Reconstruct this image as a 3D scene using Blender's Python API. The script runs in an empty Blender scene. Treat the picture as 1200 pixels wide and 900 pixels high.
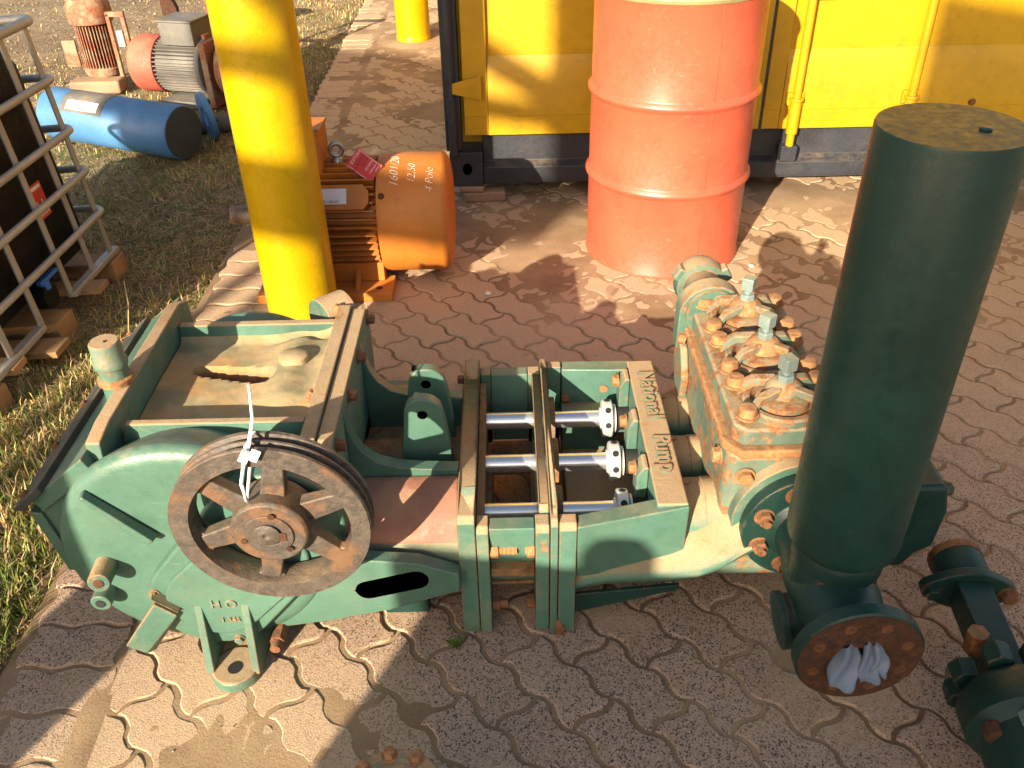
import bpy, bmesh, math, random
import numpy as np
from mathutils import Vector, Matrix, Quaternion
random.seed(7); np.random.seed(7)
PI = math.pi
S = bpy.context.scene
COL = S.collection

# ------------------------------------------------------------------ camera, sky, sun, exposure
FPX, CAMH = 1030.0, 1.58
_down = Vector((33.0, -1480.0, -FPX)).normalized()
_up = -_down
_Y = (Vector((0, 0, -1)) - _up * _up.dot(Vector((0, 0, -1)))).normalized()
_X = _Y.cross(_up)
cam_d = bpy.data.cameras.new('camera')
cam = bpy.data.objects.new('camera', cam_d); COL.objects.link(cam)
cam_d.sensor_width = 36.0; cam_d.lens = 36.0 * FPX / 1200.0
cam_d.clip_start = 0.05; cam_d.clip_end = 500
cam.matrix_world = Matrix.Translation((0, 0, CAMH)) @ Matrix((_X, _Y, _up)).to_4x4()
S.camera = cam
AZ, EL = math.radians(26.5), math.radians(21.0)
world = bpy.data.worlds.new('World'); S.world = world; world.use_nodes = True
_n = world.node_tree.nodes; _l = world.node_tree.links
_bg = _n.get('Background') or _n.new('ShaderNodeBackground')
_sky = _n.new('ShaderNodeTexSky'); _sky.sky_type = 'NISHITA'; _sky.sun_disc = False
_sky.sun_elevation = EL; _sky.sun_rotation = PI + AZ
_sky.dust_density = 2.0; _sky.air_density = 1.0; _sky.ozone_density = 0.5
_l.new(_sky.outputs[0], _bg.inputs[0]); _bg.inputs[1].default_value = 0.085
sun_d = bpy.data.lights.new('sun', 'SUN'); sun_d.energy = 4.8; sun_d.angle = math.radians(0.55)
sun_d.color = (1.0, 0.90, 0.74)
sun = bpy.data.objects.new('sun', sun_d); COL.objects.link(sun)
sun.rotation_euler = Vector((math.sin(AZ) * math.cos(EL), math.cos(AZ) * math.cos(EL), -math.sin(EL))).to_track_quat('-Z', 'Y').to_euler()
S.view_settings.view_transform = 'Standard'; S.view_settings.look = 'None'
S.view_settings.gamma = 1.0; S.view_settings.exposure = 1.52
S.view_settings.use_white_balance = True; S.view_settings.white_balance_temperature = 7200; S.view_settings.white_balance_tint = 10

# ------------------------------------------------------------------ node helpers
class NT:
    def __init__(s, name):
        s.m = bpy.data.materials.new(name); s.m.use_nodes = True
        s.t = s.m.node_tree; s.b = s.t.nodes['Principled BSDF']
    def n(s, ty, **kw):
        x = s.t.nodes.new(ty)
        for k, v in kw.items(): setattr(x, k, v)
        return x
    def l(s, a, b): s.t.links.new(a, b)
    def inp(s, node, key, v):
        if hasattr(v, 'is_output') or isinstance(v, bpy.types.NodeSocket): s.l(v, node.inputs[key])
        else: node.inputs[key].default_value = v
    def noise(s, co, scale, detail=4, rough=.55, dist=0.0):
        x = s.n('ShaderNodeTexNoise'); s.l(co, x.inputs['Vector'])
        x.inputs['Scale'].default_value = scale; x.inputs['Detail'].default_value = detail
        x.inputs['Roughness'].default_value = rough; x.inputs['Distortion'].default_value = dist
        return x.outputs['Fac']
    def ramp(s, f, a, b, lo=0.0, hi=1.0):
        x = s.n('ShaderNodeMapRange', interpolation_type='SMOOTHSTEP')
        s.l(f, x.inputs[0]); x.inputs[1].default_value = a; x.inputs[2].default_value = b
        x.inputs[3].default_value = lo; x.inputs[4].default_value = hi
        return x.outputs[0]
    def math(s, op, a, b=0.0, clamp=False):
        x = s.n('ShaderNodeMath', operation=op); x.use_clamp = clamp
        s.inp(x, 0, a); s.inp(x, 1, b); return x.outputs[0]
    def mix(s, f, a, b, blend='MIX'):
        x = s.n('ShaderNodeMix', data_type='RGBA', blend_type=blend)
        s.inp(x, 0, f)
        for i, v in ((6, a), (7, b)):
            if isinstance(v, bpy.types.NodeSocket): s.l(v, x.inputs[i])
            else: x.inputs[i].default_value = (v[0], v[1], v[2], 1)
        return x.outputs[2]
    def bump(s, h, strength, dist=.01, normal=None):
        x = s.n('ShaderNodeBump'); s.l(h, x.inputs['Height'])
        x.inputs['Strength'].default_value = strength; x.inputs['Distance'].default_value = dist
        if normal is not None: s.l(normal, x.inputs['Normal'])
        return x.outputs[0]
    def co(s): return s.n('ShaderNodeTexCoord').outputs['Object']
    def pos(s): return s.n('ShaderNodeNewGeometry').outputs['Position']
    def upz(s):
        g = s.n('ShaderNodeNewGeometry'); x = s.n('ShaderNodeSeparateXYZ'); s.l(g.outputs['Normal'], x.inputs[0]); return x.outputs[2]

RUST = ((.11, .035, .012), (.36, .14, .045))
DUST = (.40, .275, .16)
def painted(name, col, rust=.3, dust=.4, rough=.38, var=.25, metal=0.0, bump=.12, rs=14.0, chips=None, dustcol=DUST, spec=.5, edge=0.0, grit=.5, scuff=.2):
    t = NT(name); co = t.co()
    big = t.noise(co, 4, 4, .6); fine = t.noise(co, 70, 7, .7); med = t.noise(co, rs, 9, .66, .5); micro = t.noise(co, 420, 4, .7)
    c = t.mix(t.ramp(big, .3, .7), [x * (1 - var) for x in col], [min(1, x * (1 + var)) for x in col])
    c = t.mix(t.ramp(t.noise(co, 26, 6, .6), .5, .7, 0, .28), c, [x * .62 for x in col])
    # scuffs and faded streaks
    sc = t.n('ShaderNodeMapping'); t.l(co, sc.inputs[0]); sc.inputs['Scale'].default_value = (18, 120, 70); sc.inputs['Rotation'].default_value = (.4, .7, .3)
    scr = t.noise(sc.outputs[0], 1.0, 5, .65)
    c = t.mix(t.ramp(scr, .60, .72, 0, scuff), c, [min(1, x * 1.6 + .06) for x in col])
    c = t.mix(t.ramp(micro, .66, .74, 0, .35*grit), c, [min(1, x * .35 + .02) for x in col])
    r = t.ramp(fine, .2, .8, rough * .7, min(1, rough * 1.5))
    if dust > 0:
        up = t.ramp(t.upz(), .10, .90)
        brk = t.math('ADD', t.math('MULTIPLY', t.noise(co, 9, 6, .65), .7), t.math('MULTIPLY', fine, .3))
        dm = t.math('MULTIPLY', up, t.ramp(brk, .62 - dust * .5, .88 - dust * .45))
        low = t.ramp(t.noise(co, 6, 5, .7), .48, .75, 0, dust * .38)
        dm = t.math('MAXIMUM', dm, low)
        dm = t.math('MULTIPLY', dm, min(1, dust * 1.15))
        dc = t.mix(t.ramp(micro, .35, .7), [x * .72 for x in dustcol], [min(1, x * 1.12) for x in dustcol])
        dc = t.mix(t.ramp(med, .45, .7, 0, .7), dc, (.34, .19, .085))
        c = t.mix(dm, c, dc); r = t.math('ADD', r, t.math('MULTIPLY', dm, .45), True)
    rmask = None
    if rust > 0:
        rmask = t.ramp(t.math('ADD', t.math('MULTIPLY', med, .78), t.math('MULTIPLY', fine, .22)), .70 - rust * .40, .78 - rust * .36)
    if edge > 0:
        bv = t.n('ShaderNodeBevel'); bv.samples = 4; bv.inputs['Radius'].default_value = .007
        ge = t.n('ShaderNodeNewGeometry'); dp = t.n('ShaderNodeVectorMath', operation='DOT_PRODUCT')
        t.l(bv.outputs[0], dp.inputs[0]); t.l(ge.outputs['Normal'], dp.inputs[1])
        em = t.math('MULTIPLY', t.ramp(dp.outputs['Value'], .985, .86), t.ramp(t.noise(co, 30, 6, .7), .62 - edge * .35, .74 - edge * .3))
        rmask = em if rmask is None else t.math('MAXIMUM', rmask, em)
    if rmask is not None:
        rc = t.mix(t.ramp(fine, .3, .7), RUST[0], RUST[1])
        c = t.mix(t.math('MULTIPLY', rmask, .9), c, rc); r = t.math('MAXIMUM', r, t.math('MULTIPLY', rmask, .85))
    t.l(c, t.b.inputs['Base Color']); t.l(r, t.b.inputs['Roughness'])
    t.b.inputs['Metallic'].default_value = metal
    t.b.inputs['Specular IOR Level'].default_value = spec
    h = t.math('ADD', t.math('MULTIPLY', fine, .55), t.math('MULTIPLY', med, .6))
    h = t.math('ADD', h, t.math('MULTIPLY', micro, .22*grit))
    t.l(t.bump(h, bump*2.0, .006), t.b.inputs['Normal'])
    return t.m
def rusty(name, a=RUST[0], b=RUST[1], mixc=None, amt=.5, rough=.85, dust=.25):
    t = NT(name); co = t.co()
    f = t.noise(co, 60, 8, .65); g = t.noise(co, 11, 6, .6)
    c = t.mix(t.ramp(f, .3, .7), a, b)
    c = t.mix(t.ramp(g, .35, .7), c, [x * .55 for x in b])
    if mixc: c = t.mix(t.ramp(g, .62 - amt * .4, .7 - amt * .3), c, mixc)
    if dust:
        dm = t.math('MULTIPLY', t.ramp(t.upz(), .2, .95), t.ramp(t.noise(co, 14, 4), .3, .7, 0, dust))
        c = t.mix(dm, c, DUST)
    t.l(c, t.b.inputs['Base Color']); t.b.inputs['Roughness'].default_value = rough
    t.l(t.bump(f, .7, .005), t.b.inputs['Normal'])
    return t.m
def plain(name, col, rough=.6, metal=0.0, var=.15, scale=20, bump=.08):
    t = NT(name); co = t.co(); f = t.noise(co, scale, 5, .6)
    t.l(t.mix(f, [x * (1 - var) for x in col], [min(1, x * (1 + var)) for x in col]), t.b.inputs['Base Color'])
    t.b.inputs['Roughness'].default_value = rough; t.b.inputs['Metallic'].default_value = metal
    t.l(t.bump(f, bump, .004), t.b.inputs['Normal'])
    return t.m

MAT = {}
MAT['green'] = painted('green_paint', (.062, .138, .103), rust=.16, dust=.38, rough=.34, var=.16, edge=.45, bump=.14)
MAT['green_worn'] = painted('green_paint_worn', (.054, .132, .098), rust=.34, dust=.85, rough=.5, edge=.8, bump=.2)
MAT['green_dusty'] = painted('green_paint_dusty', (.064, .15, .112), rust=.26, dust=1.0, rough=.55, edge=.6, bump=.2)
MAT['green_dark'] = painted('dark_green_paint', (.0075, .033, .027), rust=.08, dust=.16, rough=.40, var=.3, dustcol=(.13, .10, .07), edge=.4, spec=.35, scuff=.12)
MAT['dampener'] = painted('dampener_paint', (.010, .041, .032), rust=.03, dust=.14, rough=.36, var=.25, dustcol=(.12, .10, .07), spec=.4, scuff=.16, grit=.1, bump=.06)
MAT['green_fluid'] = painted('fluid_end_paint', (.10, .155, .115), rust=.56, dust=.75, rough=.6, rs=22, edge=.9, bump=.3)
MAT['pink'] = painted('red_oversprayed_casting', (.33, .125, .085), rust=.16, dust=.5, rough=.6, var=.3, bump=.2)
MAT['trough'] = rusty('rusty_trough', (.10, .045, .02), (.33, .16, .06), (.18, .12, .06), .4)
MAT['iron'] = rusty('pulley_iron', (.040, .034, .030), (.105, .080, .064), (.135, .072, .040), .26, .5, .30)
MAT['rust'] = rusty('rust', (.07, .025, .010), (.27, .105, .038)); MAT['rust_orange'] = rusty('orange_rust', (.15, .055, .018), (.46, .215, .085))
MAT['rust_dark'] = rusty('dark_rust', (.018, .007, .004), (.105, .034, .011), dust=.0)
MAT['rust_hole'] = rusty('rusty_bolt_hole', (.05, .018, .008), (.20, .075, .022), dust=.0)
MAT['chrome'] = plain('polished_rod_steel', (.80, .79, .78), .24, .85, .04, 90, .02)
MAT['clamp'] = painted('pale_zinc', (.62, .64, .62), rust=.10, dust=.25, rough=.4, metal=.35, var=.1)
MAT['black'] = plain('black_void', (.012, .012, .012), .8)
MAT['gasket'] = painted('black_cover', (.03, .036, .032), rust=.05, dust=.4, rough=.6)
MAT['white'] = plain('white_plastic', (.75, .76, .76), .45, var=.05)
MAT['stud'] = painted('stud_steel', (.28, .36, .34), rust=.16, dust=.15, rough=.3, metal=.5)
MAT['rag'] = painted('blue_grey_cloth', (.13, .17, .25), rust=0, dust=.6, rough=.95, var=.4, bump=.25, dustcol=(.36, .33, .29), spec=.1)

# ------------------------------------------------------------------ geometry helpers
def rotz(v): return Vector(v).to_track_quat('Z', 'Y').to_matrix()
class G:
    """collects shapes in world coordinates; out() links them as ONE mesh object"""
    def __init__(s): s.bm = bmesh.new()
    def add(s, vs, fs, mi=0):
        v = [s.bm.verts.new(p) for p in vs]
        for f in fs:
            try: s.bm.faces.new([v[i] for i in f])
            except ValueError: pass
        return v
    def box(s, x0, x1, y0, y1, z0, z1, M=None):
        vs = [Vector(p) for p in ((x0,y0,z0),(x1,y0,z0),(x1,y1,z0),(x0,y1,z0),(x0,y0,z1),(x1,y0,z1),(x1,y1,z1),(x0,y1,z1))]
        if M is not None: vs = [M @ v for v in vs]
        s.add(vs, [(3,2,1,0),(4,5,6,7),(0,1,5,4),(1,2,6,5),(2,3,7,6),(3,0,4,7)]); return s
    def hexa(s, vs):
        s.add([Vector(p) for p in vs], [(3,2,1,0),(4,5,6,7),(0,1,5,4),(1,2,6,5),(2,3,7,6),(3,0,4,7)]); return s
    def lathe(s, prof, o, axis, n=32, ph=0.0, sx=1.0, sy=1.0):
        R = rotz(axis); o = Vector(o); vs = []; fs = []; k = len(prof)
        for (r, h) in prof:
            for i in range(n):
                a = 2*PI*i/n + ph; vs.append(o + R @ Vector((r*math.cos(a)*sx, r*math.sin(a)*sy, h)))
        for j in range(k-1):
            for i in range(n):
                i2 = (i+1) % n; fs.append((j*n+i, j*n+i2, (j+1)*n+i2, (j+1)*n+i))
        v = s.add(vs, fs)
        if prof[0][0] > 1e-6:
            try: s.bm.faces.new([v[i] for i in range(n)][::-1])
            except ValueError: pass
        if prof[-1][0] > 1e-6:
            try: s.bm.faces.new([v[(k-1)*n+i] for i in range(n)])
            except ValueError: pass
        return s
    def cyl(s, p0, p1, r0, r1=None, n=24, ph=0.0):
        p0 = Vector(p0); d = Vector(p1) - p0
        return s.lathe([(r0, 0), (r0 if r1 is None else r1, d.length)], p0, d, n, ph)
    def ring(s, prof, o, axis, n=32):      # closed profile (torus like)
        R = rotz(axis); o = Vector(o); vs = []; fs = []; k = len(prof)
        for (r, h) in prof:
            for i in range(n):
                a = 2*PI*i/n; vs.append(o + R @ Vector((r*math.cos(a), r*math.sin(a), h)))
        for j in range(k):
            j2 = (j+1) % k
            for i in range(n):
                i2 = (i+1) % n; fs.append((j*n+i, j*n+i2, j2*n+i2, j2*n+i))
        s.add(vs, fs); return s
    def prism(s, poly, ax, a, b):
        m = {'y': lambda p, t: (p[0], t, p[1]), 'x': lambda p, t: (t, p[0], p[1]), 'z': lambda p, t: (p[0], p[1], t)}[ax]
        n = len(poly); vs = [m(p, a) for p in poly] + [m(p, b) for p in poly]
        fs = [tuple(range(n)), tuple(range(2*n-1, n-1, -1))] + [(i, i+n, (i+1) % n + n, (i+1) % n) for i in range(n)]
        s.add(vs, fs); return s
    def loft(s, rings, cap=True):
        n = len(rings[0]); vs = [p for r in rings for p in r]; fs = []
        for j in range(len(rings)-1):
            for i in range(n): fs.append((j*n+i, j*n+(i+1) % n, (j+1)*n+(i+1) % n, (j+1)*n+i))
        if cap: fs.append(tuple(range(n))[::-1]); fs.append(tuple((len(rings)-1)*n+i for i in range(n)))
        s.add(vs, fs); return s
    def tube(s, path, r, n=8, close=False):
        P = [Vector(p) for p in path]; rings = []
        for i, p in enumerate(P):
            a = P[max(0, i-1)]; b = P[min(len(P)-1, i+1)]
            if close: a = P[i-1]; b = P[(i+1) % len(P)]
            R = (b-a).to_track_quat('Z', 'Y').to_matrix(); rr = r[i] if isinstance(r, (list, tuple)) else r
            rings.append([p + R @ Vector((rr*math.cos(2*PI*k/n), rr*math.sin(2*PI*k/n), 0)) for k in range(n)])
        if close: rings.append(rings[0]); return s.loft(rings, False)
        return s.loft(rings)
    def hexbolt(s, p, axis, r=.012, h=.010, n=6, shank=.0, washer=True, ph=0.0):
        p = Vector(p); a = Vector(axis).normalized()
        if washer: s.lathe([(r*1.3, -.001), (r*1.3, .002)], p, a, 14)
        s.lathe([(r, .002), (r, .002+h*.85), (r*.86, .002+h)], p, a, n, ph)
        if shank: s.lathe([(r*.55, h), (r*.55, h+shank)], p, a, 10)
        return s
    def dome_bolt(s, p, axis, r=.014, h=.012):
        s.lathe([(r*1.05, 0), (r, h*.55), (r*.8, h*.88), (r*.4, h), (0, h*1.02)], p, axis, 12); return s
    def out(s, name, mat, parent=None, bevel=0.0, sharp=38, seg=2, origin=None, label=None, weld=True, jit=0.0):
        bm = s.bm
        if weld: bmesh.ops.remove_doubles(bm, verts=bm.verts, dist=1e-5)
        bmesh.ops.recalc_face_normals(bm, faces=bm.faces)
        o = Vector(origin) if origin is not None else (ROOT(parent) if parent is not None else Vector((0, 0, 0)))
        for v in bm.verts: v.co -= o
        lim = math.radians(sharp)
        for f in bm.faces: f.smooth = True
        for e in bm.edges:
            if len(e.link_faces) == 2: e.smooth = e.calc_face_angle(0) < lim
        me = bpy.data.meshes.new(name); bm.to_mesh(me); bm.free()
        me.materials.append(MAT[mat] if isinstance(mat, str) else mat)
        ob = bpy.data.objects.new(name, me); COL.objects.link(ob)
        if parent is not None: ob.parent = parent
        else: ob.location = o
        if label: ob['label'] = label
        if bevel:
            md = ob.modifiers.new('bevel', 'BEVEL'); md.width = bevel; md.segments = seg
            md.limit_method = 'ANGLE'; md.angle_limit = math.radians(32); md.harden_normals = True; md.use_clamp_overlap = True
        return ob
def bolt(name, mat, parent, p, axis, r=.012, h=.010, **kw):
    return G().hexbolt(p, axis, r, h, **kw).out(name, mat, parent)
def ROOT(p):
    while p.parent is not None: p = p.parent
    return p.location.copy()
def thing(name, label, cat, loc=(0, 0, 0), group=None):
    o = bpy.data.objects.new(name, None); COL.objects.link(o); o.location = loc
    o.empty_display_size = .1; o['label'] = label; o['category'] = cat
    if group: o['group'] = group
    return o
def tag(o, label, cat, group=None, kind=None):
    if label: o['label'] = label
    if cat: o['category'] = cat
    if group: o['group'] = group
    if kind: o['kind'] = kind
    return o
def copy_tree(o, parent=None):
    c = o.copy(); COL.objects.link(c); c.parent = parent
    for ch in list(o.children): copy_tree(ch, c)
    return c
def arc(cx, cy, r, a0, a1, n):
    return [(cx + r*math.cos(math.radians(a0+(a1-a0)*i/n)), cy + r*math.sin(math.radians(a0+(a1-a0)*i/n))) for i in range(n+1)]
def text_mesh(txt, size, depth, mat, name, parent, fn, origin=None, shear=0.0, bold=0.0, res=3):
    """raised or drawn lettering: fn maps (x along, y up, z out) to world"""
    cu = bpy.data.curves.new('lettering', 'FONT'); cu.body = txt; cu.size = size; cu.extrude = depth
    cu.resolution_u = res; cu.shear = shear; cu.offset = bold
    ob = bpy.data.objects.new('lettering_tmp', cu); COL.objects.link(ob)
    dg = bpy.context.evaluated_depsgraph_get(); me = bpy.data.meshes.new_from_object(ob.evaluated_get(dg))
    COL.objects.unlink(ob); bpy.data.objects.remove(ob); bpy.data.curves.remove(cu)
    o = Vector(origin) if origin is not None else (ROOT(parent) if parent is not None else Vector((0, 0, 0)))
    for v in me.vertices: v.co = Vector(fn(*v.co)) - o
    me.name = name; me.materials.clear(); me.materials.append(MAT[mat] if isinstance(mat, str) else mat)
    r = bpy.data.objects.new(name, me); COL.objects.link(r)
    if parent is not None: r.parent = parent
    else: r.location = o
    return r

# ------------------------------------------------------------------ the setting: soil, paving, kerb
from mathutils import noise as MN
def nz(x, y, s, z=0.0): return MN.noise(Vector((x*s, y*s, z)))
def soil_material():
    t = NT('dry_soil'); p = t.pos()
    a = t.noise(p, 1.1, 5, .6); b = t.noise(p, 14, 8, .7); d = t.noise(p, 90, 6, .7)
    c = t.mix(t.ramp(a, .35, .65), (.20, .135, .075), (.31, .22, .13))
    c = t.mix(t.ramp(b, .35, .7), c, (.13, .09, .05))
    vo = t.n('ShaderNodeTexVoronoi'); t.l(p, vo.inputs['Vector']); vo.inputs['Scale'].default_value = 95
    hs = t.n('ShaderNodeSeparateColor'); t.l(vo.outputs['Color'], hs.inputs[0])
    c = t.mix(t.ramp(hs.outputs[0], .84, .97, 0, .7), c, (.38, .30, .215))
    c = t.mix(t.ramp(d, .55, .75, 0, .6), c, (.36, .26, .16))
    t.l(c, t.b.inputs['Base Color']); t.b.inputs['Roughness'].default_value = .95
    h = t.math('ADD', t.math('MULTIPLY', b, 1.0), t.math('SUBTRACT', .6, vo.outputs['Distance']))
    t.l(t.bump(h, .6, .012), t.b.inputs['Normal'])
    return t.m
def paver_material(name, dusty, warm=0.0):
    t = NT(name); p = t.pos()
    oi = t.n('ShaderNodeObjectInfo').outputs['Random']
    base = t.mix(oi, (.325, .205, .138), (.415, .27, .185))
    base = t.mix(t.ramp(t.noise(p, 5, 4), .35, .7, 0, .5), base, (.325, .225, .168))
    vo = t.n('ShaderNodeTexVoronoi'); t.l(p, vo.inputs['Vector']); vo.inputs['Scale'].default_value = 330
    hs = t.n('ShaderNodeSeparateColor'); t.l(vo.outputs['Color'], hs.inputs[0])
    c = t.mix(t.ramp(hs.outputs[0], .74, .80, 0, .75), base, (.46, .35, .27))
    c = t.mix(t.ramp(hs.outputs[1], .80, .84), c, (.075, .055, .045))
    vo2 = t.n('ShaderNodeTexVoronoi'); t.l(p, vo2.inputs['Vector']); vo2.inputs['Scale'].default_value = 150
    h2 = t.n('ShaderNodeSeparateColor'); t.l(vo2.outputs['Color'], h2.inputs[0])
    c = t.mix(t.ramp(h2.outputs[0], .94, .96, 0, .5), c, (.08, .06, .05))
    fine = t.noise(p, 120, 6, .7)
    dm = t.ramp(t.noise(p, 2.1, 6, .62, .3), .60 - dusty*.4, .78 - dusty*.3, 0, .96)
    sp = t.n('ShaderNodeSeparateXYZ'); t.l(p, sp.inputs[0])
    far = t.ramp(t.math('ADD', sp.outputs[1], t.math('MULTIPLY', t.noise(p, 1.4, 4), 1.2)), 1.9, 3.2, 0, .85)
    dm = t.math('MAXIMUM', dm, far)
    dv = t.n('ShaderNodeVectorMath', operation='DISTANCE'); t.l(p, dv.inputs[0]); dv.inputs[1].default_value = (-.62, .98, 0)
    dm = t.math('MAXIMUM', dm, t.ramp(t.math('ADD', dv.outputs['Value'], t.math('MULTIPLY', t.noise(p, 6, 5), .30)), .68, .30, 0, .8))
    dm = t.math('MULTIPLY', dm, t.ramp(fine, .28, .5, .45, 1.0))
    c = t.mix(dm, c, t.mix(fine, (.38, .245, .145), (.60, .43, .27)))
    st = t.ramp(t.noise(p, 3.3, 5, .7, .6), .66, .74, 0, .55)
    c = t.mix(st, c, (.11, .07, .05))
    t.l(c, t.b.inputs['Base Color']); t.b.inputs['Roughness'].default_value = .92
    h = t.math('ADD', t.math('MULTIPLY', t.noise(p, 260, 4, .7), .9), t.math('MULTIPLY', hs.outputs[0], .35))
    t.l(t.bump(h, .55, .004), t.b.inputs['Normal'])
    return t.m
def sand_material():
    t = NT('joint_sand'); p = t.pos()
    a = t.noise(p, 3, 5, .6); b = t.noise(p, 150, 6, .7)
    c = t.mix(t.ramp(a, .3, .7), (.20, .122, .066), (.37, .245, .14))
    c = t.mix(t.ramp(b, .5, .75, 0, .7), c, (.14, .085, .05))
    t.l(c, t.b.inputs['Base Color']); t.b.inputs['Roughness'].default_value = .96
    t.l(t.bump(b, .5, .004), t.b.inputs['Normal'])
    return t.m
MAT['soil'] = soil_material(); MAT['sand'] = sand_material()
MAT['paver'] = paver_material('speckled_paver', .30); MAT['kerb_paver'] = paver_material('kerb_paver', .42)

def terrain():
    xs = np.unique(np.concatenate([np.linspace(-5.2, -1.0, 90), np.linspace(-1.0, 5, 14), -5.2 - np.geomspace(.1, 160, 26), 5 + np.geomspace(.3, 160, 20)]))
    ys = np.unique(np.concatenate([np.linspace(-.5, 9.5, 190), -.5 - np.geomspace(.2, 160, 20), 9.5 + np.geomspace(.1, 190, 28)]))
    vs = []; 
    for y in ys:
        for x in xs:
            z = -.06
            if x < -1.0:
                f = min(1, max(0, (-1.12 - x) / .12))
                z = -.06 + f * (.028 + .03*nz(x, y, .9) + .018*nz(x, y, 3.1, 4) + .008*nz(x, y, 11, 9))
                if y > 9.5: z = -.02
            vs.append((x, y, z))
    nx = len(xs); fs = [(j*nx+i, j*nx+i+1, (j+1)*nx+i+1, (j+1)*nx+i) for j in range(len(ys)-1) for i in range(nx-1)]
    me = bpy.data.meshes.new('ground'); me.from_pydata(vs, [], fs)
    for q in me.polygons: q.use_smooth = True
    me.materials.append(MAT['soil']); o = bpy.data.objects.new('ground', me); COL.objects.link(o); o['kind'] = 'structure'
terrain()

def in_view(x, y, m=60):
    d = Vector((x, y, 0)) - Vector((0, 0, CAMH))
    R = Matrix((_X, _Y, _up)); c = R.transposed() @ d
    if c.z > -.05: return False, 0
    u = 600 + FPX*c.x/-c.z; v = 450 - FPX*c.y/-c.z
    return (-m*3 < u < 1200+m*3 and -m < v < 900+m*2.2), -c.z
KX = lambda y: -.875 - .013*(y-1.3)            # inner edge of the kerb course
UA = math.radians(-48.6); ud = (math.cos(UA), math.sin(UA)); vd = (-ud[1], ud[0])
PL, PW, HP = .2225, .1115, .11125
PO = (.035, 1.133)
def d_long(u): return .0105 * math.sin(2*PI*u/HP) + .0015*math.sin(6*PI*u/HP)
def d_short(v): return -.0100 * math.sin(2*PI*v/PW)
def paver_mesh():
    L, Wd = PL, PW; pts = []
    n1, n2 = 14, 7
    for i in range(n1): u = L*i/n1; pts.append((u, d_long(u)))
    for i in range(n2): v = Wd*i/n2; pts.append((L + d_short(v), v))
    for i in range(n1): u = L*(1-i/n1); pts.append((u, Wd + d_long(u)))
    for i in range(n2): v = Wd*(1-i/n2); pts.append((d_short(v), v))
    return pts
def inset(pts, d):
    n = len(pts); out = []
    for i in range(n):
        a = Vector(pts[i-1]); b = Vector(pts[(i+1) % n]); t = (b-a).normalized(); nn = Vector((-t.y, t.x))
        out.append(tuple(Vector(pts[i]) + nn*d))
    return out
PP = paver_mesh()
RINGS = [(inset(PP, .0042), -.035), (inset(PP, .0046), -.006), (inset(PP, .0060), -.0020), (inset(PP, .0092), 0.0)]
def ring_mesh(name, rings, mat, cx, cy):
    n = len(rings[0][0]); vs = [(p[0]-cx, p[1]-cy, z) for r, z in rings for p in r]; fs = []
    for j in range(len(rings)-1):
        for i in range(n): fs.append((j*n+i, j*n+(i+1) % n, (j+1)*n+(i+1) % n, (j+1)*n+i))
    fs.append(tuple((len(rings)-1)*n+i for i in range(n)))
    me = bpy.data.meshes.new(name); me.from_pydata(vs, [], fs)
    for q in me.polygons: q.use_smooth = len(q.vertices) == 4
    me.materials.append(MAT[mat]); return me
PME = ring_mesh('paver', RINGS, 'paver', PL/2, PW/2)

def sand_bed():
    xs = np.arange(-1.12, 3.6, .022); ys = np.arange(.45, 8.9, .026); vs = []; nx = len(xs)
    for y in ys:
        for x in xs:
            ex = KX(y)
            h = -.0060 + .0052*nz(x, y, 2.3, 3) + .0025*nz(x, y, 17, 8) + .0022*nz(x, y, 41, 2)
            if abs(x-ex) < .03: h = -.004
            h += max(0, min(1, (y-1.8)/1.4))*.0058
            h += .0085*max(0, 1-abs(math.hypot((x+.62)/.8, (y-1.0)/.34)))       # loose sand in front of the crankcase
            vs.append((x, y, min(h, .0035)))
    fs = [(j*nx+i, j*nx+i+1, (j+1)*nx+i+1, (j+1)*nx+i) for j in range(len(ys)-1) for i in range(nx-1)]
    me = bpy.data.meshes.new('pavement'); me.from_pydata(vs, [], fs)
    for q in me.polygons: q.use_smooth = True
    me.materials.append(MAT['sand']); o = bpy.data.objects.new('pavement', me); COL.objects.link(o); o['kind'] = 'structure'
    return o
pavement = sand_bed()
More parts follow.
